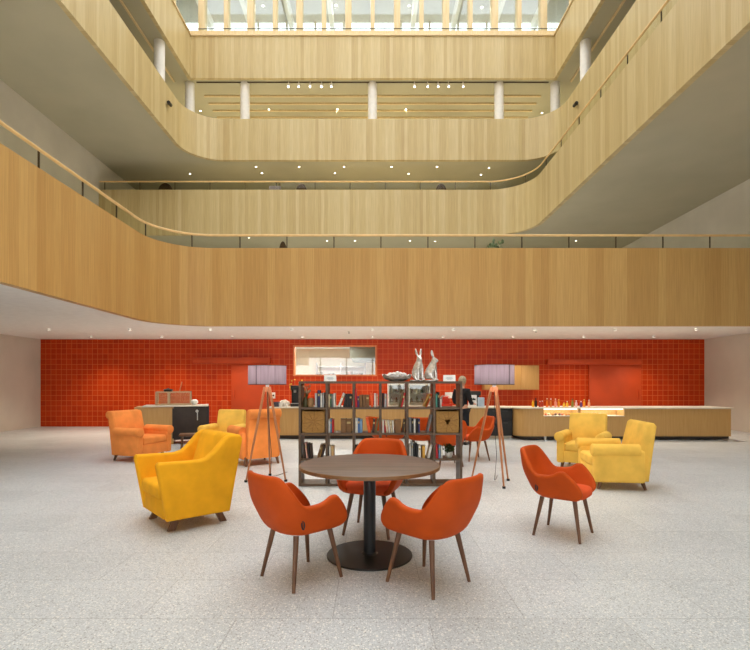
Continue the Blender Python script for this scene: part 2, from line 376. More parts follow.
hd = thing('extractor_hood', 'grey extractor hood hanging in the kitchen behind the hatch', 'hood', (.0, 18.8, 2.3))
MB().prism([(-.75, .0), (.8, .0), (.8, .62), (-.85, .62), (-.85, .12)], -.5, .5, Matrix.Rotation(PI/2, 4, 'X')).build('canopy', M['greymetal'], hd); MB().box((0, 0, -.015), (1.4, .9, .03)).build('grease_filter', M['steel'], hd)
rk = thing('steel_shelf_unit', 'steel shelf rack along the kitchen rear wall behind the hatch', 'shelf', (-1.3, 20.2, 0))
for x in (-1.0, .0, 1.0): MB().box((x, 0, 1.15), (.04, .3, 2.3)).build('upright', M['steel'], rk)
for z in (1.7, 2.15): MB().box((0, 0, z), (2.04, .34, .03)).build('shelf_board', M['steel'], rk)
bl = thing('kitchen_window_blind', 'white backlit panel above the steel rack behind the hatch', 'panel', (-1.25, ky1-.03, 1.95))
MB().box((0, 0, 0), (1.9, .04, .42), bevel=.005).build('panel', M['white'], bl)
for i, (x, z, h, r) in enumerate(((-.9, 1.715, .2, .14), (-.4, 1.715, .16, .12), (.35, 1.715, .24, .13), (.75, 1.715, .18, .15))):
    pot = tag(MB().lathe([(0, 0), (r, 0), (r*1.02, h), (r*.94, h), (r*.92, .02), (0, .02)], n=20).build('steel_pot', M['steel']), f'steel cooking pot on the kitchen rack behind the hatch, {ORD[i]} from left', 'pot', 'pots on the kitchen rack'); pot.location = (-1.3+x, 20.2, z)

# red sliding doors
def sliding_door(n, x0, x1, zr0, zr1, dx0, dx1, zd, Y, lab):
    d = struct(MB().box2((dx0, Y-.09, .02), (dx1, Y-.03, zd), bevel=.006).build(f'door_{n}', M['red'], None, 30), lab)
    MB().box2((x0, Y-.2, zr0), (x1, Y-.001, zr1), bevel=.008).build('door_rail_cover', M['red'], d)
    hx = dx0+.1 if n == 1 else dx1-.1
    MB().box2((hx-.012, Y-.12, .95), (hx+.012, Y-.09, 1.25)).build('door_handle', M['red'], d)
Yd = YR
sliding_door(1, X_at(193.5, Yd-.1), X_at(270.5, Yd-.1), EYE+19.5*Yd/F, EYE+25.3*Yd/F, X_at(232, Yd), X_at(268, Yd), EYE+20*Yd/F, Yd, 'red painted sliding door at the left of the tiled wall')
sliding_door(2, X_at(547, Yd-.1), X_at(640, Yd-.1), EYE+18.2*Yd/F, EYE+23.6*Yd/F, X_at(588, Yd), X_at(640, Yd), EYE+19*Yd/F, Yd, 'red painted sliding door at the right of the tiled wall')

# gallery ceilings: ribs, columns, upper glazing
rb = MB()
for k in range(7): rb.box2((-7.3, 21.2+.57*k, ZB[3]-.05), (7.3, 21.26+.57*k, ZB[3]+.02))
for sx in (-1, 1):
    for k in range(5): rb.box2((sx*(8.2+.55*k)-.03, -6, ZB[3]-.05), (sx*(8.2+.55*k)+.03, 20.2, ZB[3]+.02))
struct(rb.build('trim_3', M['oak_trim'], None, 0))
struct(MB().box2((-7.3, 20.26, ZB[3]-.02), (7.3, 20.3, ZB[3]+.02)).build('shade_strip', M['bronze'], None, 0))  # dark strip put in for the line of shade below the slab edge
cols = [(X_at(245, 20.4), 20.4), (X_at(372.5, 20.4), 20.4), (X_at(499, 20.4), 20.4), (-7.62, 20.4), (7.62, 20.4)] + [(s*7.8, y) for s in (-1, 1) for y in (17.9, 12.7, 7.5)]
for i, (x, y) in enumerate(cols):
    c = MB().cyl((0, 0, 0), (0, 0, ZB[3]+.02-11.2), .19, n=28); o = struct(c.build('column', M['white'])); o.location = (x, y, 11.2)
# top floor: glazing with oak fins, beams on the ceiling behind
for i in range(15):
    x = -7.44+.17+i*1.04; wdt = .26 if i % 2 == 0 else .17
    for side in (0,):
        struct(MB().box2((x-wdt/2, 20.75, 14.6), (x+wdt/2, 21.15, 19.3), bevel=.01).build('trim_5', M['oak_trim'], None, 30))
for sx in (-1, 1):
    for j in range(12):
        y = 20.2-j*1.1; struct(MB().box2((sx*8.35-.2, y-.1, 14.6), (sx*8.35+.2, y+.1, 19.3)).build('trim_6', M['oak_trim'], None, 0))
struct(MB().box2((-8.3, 20.93, 14.6), (8.3, 20.96, 19.3)).build('window_2', M['glass'], None, 0))
for sx in (-1, 1): struct(MB().box2((sx*8.35-.02, -6, 14.6), (sx*8.35+.02, 20.9, 19.3)).build('window_3' if sx < 0 else 'window_4', M['glass'], None, 0))
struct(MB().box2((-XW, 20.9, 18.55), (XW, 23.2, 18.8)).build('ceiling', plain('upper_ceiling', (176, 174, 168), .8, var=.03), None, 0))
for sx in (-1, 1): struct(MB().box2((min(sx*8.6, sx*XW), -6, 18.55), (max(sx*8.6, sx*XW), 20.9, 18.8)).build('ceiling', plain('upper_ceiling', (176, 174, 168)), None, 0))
bmr = MB()
for k in range(-5, 6): bmr.box2((k*1.9-.1, 21.0, 18.1), (k*1.9+.1, 23.2, 18.56))
struct(bmr.build('ceiling_beam', M['white'], None, 0))
fw = MB()
for k in range(-8, 9): fw.box2((k*1.35-.05, 23.1, 14.6), (k*1.35+.05, 23.2, 18.6))
fw.box2((-XW, 23.1, 17.5), (XW, 23.2, 17.6)); fw.box2((-XW, 23.1, 14.6), (XW, 23.2, 15.6))
wf = struct(fw.build('window_5', M['white'], None, 0)); MB().box2((-XW, 23.14, 15.6), (XW, 23.16, 18.6)).build('window_pane', M['glass'], wf, 0)
rf = MB()
for k in range(11): rf.box2((-8.6, -6+2.6*k, 19.3), (8.6, -5.75+2.6*k, 19.75))
for x in (-8.5, -4.2, 0, 4.2, 8.5): rf.box2((x-.08, -8, 19.35), (x+.08, 21.2, 19.7))
struct(rf.build('roof_beam', M['oak_trim'], None, 0))
# rear (behind the viewer): oak wall with glazed lower front
struct(MB().box2((-XW, YB-.3, 3.6), (XW, YB, 19.6)).build('wall_rear', M['oak_trim'], None, 0)); struct(MB().box2((-XW, YB-.3, 0), (XW, YB, 1.0)).build('wall_rear_base', M['oak_trim'], None, 0))
rfm = MB()
for k in range(-5, 6): rfm.box2((k*2.2-.06, YB-.2, 1.0), (k*2.2+.06, YB-.05, 3.6))
struct(rfm.build('window_6', M['black'], None, 0))

# ------------------------------------------------------------------ lights in the building
def downlight(x, y, z, label, group, power=0, r=.05, col=(1, .86, .68), angle=120, tube=.014):
    t = thing('downlight', label, 'downlight', (x, y, z), 0, group)
    MB().lathe([(r, 0), (r*1.35, 0), (r*1.35, -tube), (r, -tube)], closed=True, n=16).build('bezel', M['white'], t)
    MB().cyl((0, 0, -.002), (0, 0, -.008), r*.96, n=16).build('lens', M['spot'], t)
    if power:
        l = bpy.data.lights.new('downlight_lamp', 'SPOT'); l.energy = power; l.color = col; l.spot_size = math.radians(angle); l.spot_blend = .8; l.shadow_soft_size = .12
        o = bpy.data.objects.new('lamp', l); C.objects.link(o); o.parent = t; o.location = (0, 0, -.03-tube)
    return t
# soffit over the cafe: added fill lamps, lenses hidden in deep bezels
for iy, y in enumerate((13.3, 15.3)):
    for ix in range(9):
        downlight(-8.8+ix*2.2, y, ZB[0]+.013, f'added unseen downlight under the white soffit over the counter, {"front" if iy == 0 else "back"} row', f'added soffit downlights, {"front" if iy == 0 else "back"} row', 76, .035, tube=.045)
# ceiling under the third gallery
pts3 = [(190, 174), (256, 167), (262, 173.3), (299, 167), (335, 173.3), (344, 167), (391.5, 167), (408.5, 174), (437, 167), (481, 174.8), (489, 168)]
for i, (px, py) in enumerate(pts3):
    Y = (ZB[2]-EYE)*F/(CY-py); downlight(X_at(px, Y), Y, ZB[2]+.013, f'small round downlight in the ceiling above the second gallery, {ORD[i]} from left', 'downlights above the second gallery', 110, .04, (1, .9, .74))
pts2 = [(249, 238), (327, 241), (355, 241), (410, 241), (435, 241.5), (576, 241)]
for i, (px, py) in enumerate(pts2):
    Y = (ZB[1]-EYE)*F/(CY-py); downlight(X_at(px, Y), Y, ZB[1]+.013, f'small round downlight in the ceiling above the lowest gallery, {ORD[i]} from left', 'downlights above the lowest gallery', 110, .04, (1, .84, .68))
pts4 = [(200.5, 111), (269, 109.5), (337.5, 109.3), (406, 109.5), (474.5, 111), (542, 113)]
for i, (px, py) in enumerate(pts4):
    Y = (ZB[3]-EYE)*F/(CY-py); downlight(X_at(px, Y), Y, ZB[3]+.013, f'small round downlight between the ceiling slats of the third gallery, {ORD[i]} from left', 'downlights above the third gallery', 620, .042, (1, .92, .78))
pts5 = [(263, 5.5), (336, 5), (409, 5.5), (482, 7)]
for i, (px, py) in enumerate(pts5):
    Y = (18.55-EYE)*F/(CY-py); downlight(X_at(px, Y), Y, 18.545, f'small round downlight behind the topmost glazing, {ORD[i]} from left', 'downlights behind the top glazing', 40, .05)
def track_spot(px, i, side):
    t = thing('track_spotlight', f'small white spotlight under the top gallery, {ORD[i]} of the {side} five', 'spotlight', (X_at(px, 20.26), 20.26, ZB[3]+.01), 0, 'white spotlights under the top gallery')
    MB().cyl((0, 0, 0), (0, 0, -.08), .015, n=8).build('stem', M['white'], t); MB().cyl((0, .02, -.07), (0, -.06, -.24), .045, .055, n=14).build('lamp_head', M['white'], t); MB().cyl((0, -.061, -.241), (0, -.064, -.248), .03, n=14).build('lens', M['spot'], t)
for i, px in enumerate((288.6, 298.8, 310.2, 321.6, 331.5)): track_spot(px, i, 'left')
for i, px in enumerate((414.6, 427.5, 438, 448.5, 463)): track_spot(px, i, 'right')

# small fittings
def camera_thing(x, y, z, sx, label):
    t = thing('security_camera', label, 'camera', (x, y, z)); MB().box((sx*.05, 0, 0), (.1, .06, .06), bevel=.01).build('bracket', M['black'], t)
    MB().cyl((sx*.08, .1, .0), (sx*.1, -.16, -.04), .06, n=14).build('camera_body', M['black'], t)
camera_thing(-7.44, 7.44*F/205, ZB[2]+1.02, 1, 'black camera on the left wing of the third gallery parapet')
camera_thing(7.44, 7.44*F/205, ZB[2]+1.0, -1, 'black camera on the right wing of the third gallery parapet')
for i, (px, py, lab) in enumerate(((349, 338, 'small white sprinkler head in the soffit, left of centre'), (536, 337.5, 'small white sprinkler head in the soffit, near the right lamp'))):
    Y = 13.6 if i else 13.9; t = thing('sprinkler', lab, 'sprinkler', (X_at(px, Y), Y, ZB[0]+.014)); MB().cyl((0, 0, 0), (0, 0, -.02), .045, n=14).build('rosette', M['white'], t); MB().cyl((0, 0, -.02), (0, 0, -.07), .014, n=10).cyl((0, 0, -.065), (0, 0, -.072), .03, n=12).build('nozzle', M['steel'], t)
def lounge(px, w, h, Y, z, lab):
    t = thing('lounge_chair', lab, 'chair', (X_at(px, Y), Y, z), 0, 'dark seats behind the gallery glass'); d = plain('dark_brown_cloth', (66, 48, 26), .9)
    n = 14; poly = [(-w/2, 0), (w/2, 0)] + [(w/2*math.cos(a), h-.35+.35*math.sin(a)) for a in [PI*i/n for i in range(n+1)]]
    MB().prism(poly, 0, .1, Matrix.Translation((0, .05, .2)) @ Matrix.Rotation(PI/2, 4, 'X'), bevel=.03).build('backrest', d, t)
    MB().box((0, .3, .4), (w*.9, .55, .16), bevel=.04).build('seat', d, t)
    for sx in (-1, 1):
        for sy in (.08, .5): MB().cyl((sx*w*.35, sy, 0), (sx*w*.35, sy, .34), .02, n=8).build('leg', M['black'], t)
lounge(301.5, .46, 1.2, 20.5, 8.42, 'dark domed seat back behind the second gallery glass, just left of centre')
lounge(441, .46, 1.2, 20.5, 8.42, 'dark domed seat back behind the second gallery glass, right of centre')
lounge(165.5, .6, 1.22, 20.5, 8.42, 'dark domed seat back behind the second gallery glass, at far left')
t = thing('desk_monitor', 'grey screen with a small black arm behind the second gallery glass', 'monitor', (X_at(275, 20.6), 20.6, 8.42))
MB().box((0, 0, .72), (.9, .5, .04)).build('desk_top', M['greymetal'], t); MB().box((-.4, 0, .35), (.04, .45, .7)).box((.4, 0, .35), (.04, .45, .7)).build('desk_leg', M['greymetal'], t)
MB().box((0, 0, 1.18), (.5, .04, .34), bevel=.01).build('screen', plain('grey_screen', (120, 112, 116), .5), t); MB().cyl((.05, .03, .74), (.05, .03, 1.52), .02, n=8).box((.08, 0, 1.52), (.2, .06, .05)).build('screen_arm', M['black'], t)
for px, s in ((303, 'left'), (441, 'right')):
    t = thing('tall_cabinet', f'dark tall cabinet behind the third gallery parapet, {s} one', 'cabinet', (X_at(px, 22.2), 22.2, 11.2)); MB().box((0, 0, 1.06), (.42, .4, 2.12), bevel=.01).build('carcass', M['dark'], t); MB().box((0, -.21, 1.06), (.4, .02, 2.06)).build('door', M['dark'], t)
def leafy(t, n, r, z0, z1, mat, size=.05, seed=1):
    rnd = random.Random(seed); b = bmesh.new()
    for i in range(n):
        a = rnd.random()*2*PI; q = r*math.sqrt(rnd.random()); z = z0+(z1-z0)*rnd.random(); c = Vector((q*math.cos(a), q*math.sin(a), z))
        d = Vector((rnd.uniform(-1, 1), rnd.uniform(-1, 1), rnd.uniform(.1, 1))).normalized(); s = d.cross(Vector((rnd.uniform(-1, 1), rnd.uniform(-1, 1), .3))).normalized(); k = size*rnd.uniform(.7, 1.3)
        n_ = d.cross(s)*k*.12
        v = [b.verts.new(c), b.verts.new(c+d*k*.5+s*k*.28+n_), b.verts.new(c+d*k), b.verts.new(c+d*k*.5-s*k*.28+n_)]; b.faces.new(v)
    bmesh.ops.solidify(b, geom=b.faces[:], thickness=.002)
    me = bpy.data.meshes.new('foliage'); b.to_mesh(me); b.free(); me.materials.append(mat); return link('foliage', me, t, 0)
t = thing('potted_plant', 'grey green potted plant behind the lowest gallery glass, right of centre', 'plant', (X_at(496, 13.1), 13.1, 3.45))
MB().lathe([(0, 0), (.2, 0), (.26, 1.05), (.22, 1.05), (.2, .95), (0, .95)], n=24).build('pot', M['greymetal'], t); leafy(t, 160, .2, .95, 1.75, plain('grey_green_leaf', (158, 176, 148), .7, var=.25), .16, 3)
lounge(283, .22, 1.64, 13.2, 3.45, 'small dark domed top behind the lowest gallery glass, left of centre')

# ------------------------------------------------------------------ counter run
Yc = 12.8
def counter(name, label, x0, x1, y0, y1, h, top_over=.03, kick=.1):
    t = thing(name, label, 'counter', ((x0+x1)/2, (y0+y1)/2, 0)); w = x1-x0; d = y1-y0
    MB().box((0, .0, (h-.03+kick)/2), (w, d, h-.03-kick)).build('body', M['counter_oak'], t); MB().box((0, .03, kick/2), (w-.02, d-.1, kick)).build('plinth', M['dark'], t)
    MB().box((0, 0, h-.015), (w+.02, d+2*top_over, .03), bevel=.006).build('worktop', M['stone'], t); return t
HC = .84
counter('service_counter', 'long oak service counter behind the bookshelf', -2.75, 3.0, Yc, Yc+.75, HC)
t = thing('undercounter_fridge', 'black two door fridge under the worktop beside the right lamp', 'fridge', (3.36, Yc+.42, 0))
MB().box((0, 0, .44), (.66, .68, .72), bevel=.008).build('body', M['black'], t); MB().box((0, .02, .04), (.64, .6, .08)).build('plinth', M['stone'], t)
for z, h in ((.29, .36), (.64, .26)):
    d = MB().box((0, -.35, z), (.64, .03, h), bevel=.006).build('drawer', M['black'], t); MB().box((0, -.372, z+h*.36), (.4, .02, .016)).build('drawer_handle', plain('dark_handle', (60, 60, 62), .4), d)
tag(MB().box2((3.025, Yc+.02, HC-.035), (3.655, Yc+.78, HC), bevel=.005).build('bridge_worktop', M['stone']), 'pale worktop over the black fridge beside the right lamp', 'worktop')
# island with display niches
xi0, xi1, yi0, yi1 = 3.70, 9.2, 12.55, 13.4
isl = thing('display_island', 'oak counter with rounded end and lit display niches at the right', 'counter', (xi0, yi0, 0))
L = xi1-xi0; D_ = yi1-yi0; cs = [(X_at(543, 12.6)-xi0, X_at(577.5, 12.6)-xi0), (X_at(580, 12.6)-xi0, X_at(600, 12.6)-xi0+.6)]
end = [(D_*.5-.0+0*i, 0) for i in range(0)]
poly = arc(.35, .35, .35, 1.5*PI, PI, 10) + [(0, D_), (L, D_), (L, 0)]
b0 = MB(); b0.prism(poly, .1, .625)
xs = [.36, cs[0][0], cs[0][1], cs[1][0], cs[1][1], L]
b0.prism(arc(.35, .35, .35, 1.5*PI, PI, 10)+[(0, D_), (xs[1], D_), (xs[1], 0)], .625, HC-.03)
b0.box2((xs[2], 0, .625), (xs[3], D_, HC-.03)); b0.box2((xs[4], 0, .625), (xs[5], D_, HC-.03)); b0.box2((xs[1], .4, .625), (xs[2], D_, HC-.03)); b0.box2((xs[3], .4, .625), (xs[4], D_, HC-.03))
b0.build('body', M['counter_oak'], isl, 30)
MB().prism(arc(.37, .33, .4, 1.5*PI, PI, 10)+[(-.03, D_+.03), (L+.03, D_+.03), (L+.03, -.07)], HC-.03, HC).build('worktop', M['stone'], isl, 30)
MB().prism(arc(.4, .38, .33, 1.5*PI, PI, 10)+[(.07, D_-.04), (L-.02, D_-.04), (L-.02, .05)], .03, .1).build('plinth', M['dark'], isl, 30)
for x in (.75, 3.2): MB().cyl((x, .06, 0), (x, .06, .11), .035, n=14).build('foot', M['white'], isl)
for a, b_ in cs:
    MB().box2((a+.01, -.04, .615), (b_-.01, .4, .63)).build('niche_tray', M['stone'], isl); MB().box2((a+.02, .03, HC-.05), (b_-.02, .36, HC-.034)).build('niche_light', M['case_light'], isl); MB().box2((a+.005, -.03, .63), (b_-.005, -.022, HC-.04)).build('niche_glass', M['glass'], isl)
rnd = random.Random(4); k = 0
pcol = [plain('pastry_golden', (216, 146, 66), .7), plain('pastry_orange', (232, 120, 70), .7), plain('pastry_cream', (244, 220, 180), .7), plain('pastry_dark', (120, 70, 40), .7)]; pn = ['golden', 'orange', 'cream', 'brown']
for a, b_ in cs:
    n = 9 if k == 0 else 5
    for i in range(n):
        x = xi0+a+.09+(b_-a-.18)*i/(n-1) if k == 0 else xi0+a+.09+.11*i
        ci = rnd.randrange(4); o = MB().ball((0, 0, .03), .05, (.8, 1, .62), 10).build('pastry', pcol[ci]); o.location = (x, yi0+.1+.04*(i % 2), .632)
        tag(o, f'small {pn[ci]} pastry, {ORD[i]} from left in the {"left" if k == 0 else "right"} lit niche', 'pastry', 'pastries in the lit niches')
    k += 1
# things on the counters
def bottle(x, y, col, capcol, h, r, lab):
    t = thing('bottle', lab, 'bottle', (x, y, HC), 0, 'bottles along the display island')
    MB().lathe([(0, 0), (r, 0), (r, h*.58), (r*.4, h*.76), (r*.38, h*.9), (0, h*.9)], n=14).build('bottle_body', plain('bottle_'+'_'.join(map(str, col)), col, .25), t); MB().cyl((0, 0, h*.88), (0, 0, h), r*.45, n=12).build('cap', plain('cap_'+'_'.join(map(str, capcol)), capcol, .5), t)
specs = [(533, 'yellow', (238, 172, 30), 'orange', (230, 110, 20), .2), (536.5, 'black', (34, 28, 30), 'black', (24, 24, 24), .24), (540, 'red', (176, 60, 40), 'white', (230, 220, 214), .15), (543, 'red', (190, 70, 50), 'white', (236, 226, 220), .16),
         (547, 'orange', (226, 110, 40), 'cream', (240, 214, 176), .23), (551.5, 'amber', (212, 120, 50), 'white', (240, 234, 226), .22), (555.5, 'pink', (236, 150, 130), 'cream', (240, 214, 180), .22), (559.5, 'amber', (222, 140, 40), 'yellow', (246, 206, 90), .2),
         (564, 'yellow', (240, 190, 70), 'red', (190, 60, 30), .14), (568, 'yellow', (236, 180, 60), 'white', (240, 232, 220), .15), (572.5, 'olive', (140, 130, 60), 'dark', (60, 60, 40), .22), (577, 'pink', (236, 190, 190), 'white', (240, 236, 232), .17), (581, 'purple', (110, 70, 120), 'white', (236, 230, 236), .15), (585, 'orange', (240, 150, 40), 'yellow', (240, 200, 90), .2), (589, 'peach', (240, 170, 130), 'white', (240, 228, 214), .19)]
for i, (px, cn, cc, kn, kc, h) in enumerate(specs): bottle(X_at(px, 12.85), 12.85+.05*(i % 2), cc, kc, h, .032, f'small {cn} bottle with {kn} cap, {ORD[i]} from left along the display island')
def stuff_box(px, py0, py1, wpx, Y, col, name, lab, cat, d=.2, extra=None):
    w = wpx*Y/F; h = (py1-py0)*Y/F; t = thing(name, lab, cat, (X_at(px, Y), Y+d/2, HC))
    MB().box((0, 0, h/2), (w, d, h), bevel=.008).build('body', plain('case_'+'_'.join(map(str, col)), col, .5), t)
    if extra: extra(t, w, d, h)
    return t
def sign_mark(t, w, d, h):
    mb = MB()
    for dx, s in ((-.055, .8), (-.02, 1), (.02, 1), (.055, .8)):
        mb.prism([(dx-.022, .56*h), (dx+.022, .56*h), (dx+.012, .56*h+.055*s), (dx-.004, .56*h+.07*s), (dx-.016, .56*h+.05*s)], d/2, d/2+.003, Matrix.Rotation(PI/2, 4, 'X'))
    mb.build('emblem', M['black'], t); m2 = MB()
    m2.box((0, -d/2-.001, .42*h), (.1, .003, .012)).box((0, -d/2-.001, .18*h), (w*.8, .003, .014)); m2.build('printed_line', plain('grey_print', (120, 118, 120), .6), t)
stuff_box(472.8, 396, 407.7, 8, 12.95, (232, 230, 230), 'paper_bag_box', 'white upright box with a black emblem on the counter', 'box', .1, sign_mark)
stuff_box(481.5, 398.5, 407.7, 6, 13.0, (176, 196, 216), 'light_blue_box', 'pale blue carton on the counter behind the right lamp', 'box', .12)
def coffee_extra(t, w, d, h):
    MB().box((0, -d/2-.02, h*.75), (w*.7, .05, .05), bevel=.008).build('brew_head', M['steel'], t); MB().box((0, -d/2+.02, h+.02), (w*.9, .1, .03)).build('cup_rail', M['steel'], t)
def espresso(px, wpx, py0, Y, lab):
    w = wpx*Y/F; h = (407.7-py0)*Y/F; t = thing('espresso_machine', lab, 'coffee machine', (X_at(px, Y), Y+.18, HC))
    MB().box((0, 0, .04), (w, .36, .08), bevel=.01).box((0, .1, h*.5), (w, .16, h*.8), bevel=.01).box((0, 0, h-.06), (w, .36, .12), bevel=.015).build('body', M['black'], t)
    MB().cyl((0, -.1, h-.12), (0, -.1, h-.19), .035, n=14).cyl((0, -.1, h-.16), (0, -.24, h-.17), .012, n=8).build('portafilter', M['steel'], t); MB().box((0, -.08, .085), (w*.9, .18, .01)).build('drip_tray', M['steel'], t)
espresso(476, 10, 392.5, 13.2, 'black coffee machine on the counter behind the person')
espresso(294.5, 8.5, 386.5, 13.0, 'black coffee machine at the left edge of the bookshelf')
# cups by the left machine
for i, (px, dy) in enumerate(((280.5, 0), (284, .1), (287.5, 0))):
    o = MB().lathe([(0, 0), (.045, 0), (.06, .1), (.054, .1), (.04, .012), (0, .012)], n=16).build('cup', M['white']); o.location = (X_at(px, 13.0), 13.0+dy, HC); tag(o, f'white cup on the counter between left lamp and coffee machine, {ORD[i]} from left', 'cup', 'white cups by the left coffee machine')
stuff_box(276, 403, 407.7, 5, 12.9, (58, 56, 70), 'till_tray', 'low dark tray at the left end of the long counter', 'tray', .25)
t = thing('napkin_pile', 'crumpled pale cloth heap on the counter beside the left lamp', 'cloth', (X_at(284, 13.3), 13.35, HC)); 
b = bmesh.new(); bmesh.ops.create_icosphere(b, subdivisions=3, radius=.14)
for v in b.verts: v.co.z *= .75; v.co += v.co.normalized()*.03*math.sin(v.co.x*60)*math.cos(v.co.y*50); v.co.z = max(v.co.z+.06, 0)
me = bpy.data.meshes.new('cloth_heap'); b.to_mesh(me); b.free(); me.materials.append(plain('pale_cloth', (206, 196, 184), .9)); link('cloth_heap', me, t)
# socket
t = thing('wall_socket', 'small white socket on the red tiles right of the left lamp', 'socket', (X_at(273.5, YR), YR, 1.05)); MB().box((0, -.008, 0), (.12, .016, .2), bevel=.004).build('plate', M['white'], t); MB().cyl((0, -.016, .0), (0, -.019, .0), .032, n=14).build('outlet', plain('socket_grey', (90, 60, 50), .5), t)
# flower vase behind bookshelf's left post
t = thing('flower_vase', 'dark vase of yellow dried flowers on the counter by the bookshelf', 'vase', (X_at(296, 13.4), 13.42, HC)); MB().lathe([(0, 0), (.06, 0), (.085, .12), (.045, .24), (.055, .28), (.045, .28), (.035, .24), (0, .03)], n=20).build('vase_body', M['dark'], t)
st = MB(); rr = random.Random(2)
for i in range(14):
    a = rr.random()*6.28; e = Vector((.17*math.cos(a), .05*math.sin(a), rr.uniform(.42, .72))); st.tube([(0, 0, .2), e*.6, e], .004, n=5); st.ball(e, .022, n=8, mi=1)
st.build('flower_stem', [M['leaf'], M['dry']], t)
# wall cupboard
wx0, wx1 = X_at(484.5, 16.1), X_at(539, 16.1); wz0, wz1 = EYE-6.7*16.1/F, EYE+17.6*16.1/F
t = thing('wall_cupboard', 'oak wall cupboard on the red tiles behind the right lamp', 'cupboard', ((wx0+wx1)/2, 16.29, wz0)); W_ = wx1-wx0
MB().box((0, 0, (wz1-wz0)/2), (W_, .4, wz1-wz0)).build('carcass', M['counter_oak'], t)
for k in (-1, 0, 1): MB().box((k*W_/3, -.21, (wz1-wz0)/2), (W_/3-.012, .02, wz1-wz0-.01), bevel=.003).build('door', M['counter_oak'], t)
# display fridges behind shelf
def fridge(px0, px1, lab, seed):
    Y = 15.6; x0, x1 = X_at(px0, Y), X_at(px1, Y); w = x1-x0; h = 1.5; t = thing('display_fridge', lab, 'fridge', ((x0+x1)/2, Y+.3, 0))
    mb = MB().box((-w/2+.02, 0, h/2), (.04, .6, h)).box((w/2-.02, 0, h/2), (.04, .6, h)).box((0, 0, h-.05), (w-.08, .6, .1)).box((0, 0, .06), (w-.08, .6, .12)).box((0, .28, h/2), (w-.08, .04, h-.2)); mb.build('cabinet', M['white'], t)
    for z in (.5, .85, 1.14): MB().box((0, 0, z), (w-.09, .48, .016)).build('shelf', M['steel'], t)
    MB().box((0, -.305, h/2+.04), (w-.02, .01, h-.2)).build('glass_door', M['glass'], t)
    r = random.Random(seed); n = max(2, int((w-.14)/.13))
    for z in (.858, 1.148):
        for i in range(n):
            col = r.choice([('brown', (92, 60, 36)), ('grey', (140, 140, 142)), ('dark green', (40, 60, 44)), ('pale', (216, 210, 196))]); hh = r.uniform(.13, .2)
            o = MB().lathe([(0, 0), (.04, 0), (.04, hh*.6), (.018, hh*.8), (.018, hh), (0, hh)], n=12).build('drink_bottle', plain('drink_'+col[0].replace(' ', '_'), col[1], .3))
            o.location = ((x0+x1)/2-w/2+.12+(w-.24)*i/(n-1), Y+.2, z+.001); tag(o, f'{col[0]} drink bottle on the {"upper" if z > 1 else "lower"} shelf of the {"left" if seed == 1 else "right"} display fridge, {ORD[i]} from left', 'bottle', 'bottles in the display fridges')
fridge(388, 405.6, 'white framed glass fridge seen through the fourth bookshelf compartment', 1)
fridge(408.4, 431, 'wider white framed glass fridge seen through the fifth bookshelf compartment', 2)
# red slicer on counter
t = thing('meat_slicer', 'red and white slicing machine on the counter beside the person', 'slicer', (X_at(446, 13.0), 13.15, HC))
MB().box((0, 0, .04), (.34, .4, .08), bevel=.02).box((.02, .0, .17), (.2, .24, .2), bevel=.04).build('base', plain('slicer_red', (192, 44, 20), .3), t); MB().cyl((-.06, -.02, .2), (-.05, -.04, .2), .1, n=28).build('blade', M['steel'], t); MB().box((.14, -.04, .24), (.16, .3, .03), rz=0, bevel=.01).box((.1, .03, .3), (.2, .02, .16), bevel=.005).build('carriage', M['white'], t)

# left cabinet with glass showcase
Yl = 11.8; ang = math.radians(18)
t = thing('cafe_cabinet', 'dark fronted cabinet with oak end at the left by the tiles', 'cabinet', (X_at(180, Yl), Yl+.35, 0), ang)
cw = (203-160)*Yl/F+.02; ch = EYE-22.5*Yl/F
MB().box((-cw*.36-.3, 0, (ch-.03)/2), (.85, .7, ch-.03)).build('end_panel', M['counter_oak'], t); MB().box((.13, 0, (ch-.03)/2+.05), (cw*.72, .66, ch-.13)).build('carcass', M['dark'], t); MB().box((-.2, 0, ch-.015), (cw+.42, .76, .03), bevel=.005).build('worktop', M['stone'], t)
d = MB().box((.03, -.345, (ch-.03)/2+.05), (.62, .025, ch-.2), bevel=.004).build('door', M['dark'], t); MB().cyl((.28, -.36, ch-.14), (.28, -.4, ch-.14), .035, n=14).box((.29, -.385, ch-.26), (.02, .02, .2)).build('door_handle', M['steel'], d)
MB().box((cw*.5-.0, -.3, ch/2), (.06, .06, ch-.04)).build('leg', M['black'], t)
s = thing('glass_showcase', 'small glass showcase with pale frame on the left cabinet', 'showcase', (X_at(168.5, Yl), Yl+.33, ch+.002), ang)
sw, sh = .78, .33; mb = MB()
for x in (-sw/2, -.12, sw/2):
    for y in (-.2, .2): mb.box((x, y, sh/2), (.03, .03, sh))
for y in (-.2, .2): mb.box((0, y, sh-.012), (sw+.03, .03, .025)).box((0, y, .012), (sw+.03, .03, .025))
for x in (-sw/2, sw/2): mb.box((x, 0, sh-.012), (.03, .4, .025)).box((x, 0, .012), (.03, .4, .025))
mb.build('frame', plain('beige_frame', (186, 158, 124), .5), s); MB().box((0, -.2, sh/2), (sw-.03, .006, sh-.05)).box((0, .2, sh/2), (sw-.03, .006, sh-.05)).box((0, 0, sh-.004), (sw, .37, .006)).build('glass_pane', M['glass'], s)
o = MB().tube([(0, 0, 0), (.06, 0, .24)], .012).build('wooden_stick', M['copper']); o.location = (X_at(173, Yl), Yl+.4, ch+sh+.002); tag(o, 'thin pale stick leaning up from the glass showcase', 'stick')
o = MB().lathe([(0, 0), (.05, 0), (.085, .05), (.08, .1), (.04, .13), (0, .13)], n=18).build('white_jar', M['white']); o.location = (X_at(187, Yl), Yl+.5, ch); tag(o, 'small round white jar right of the glass showcase', 'jar')
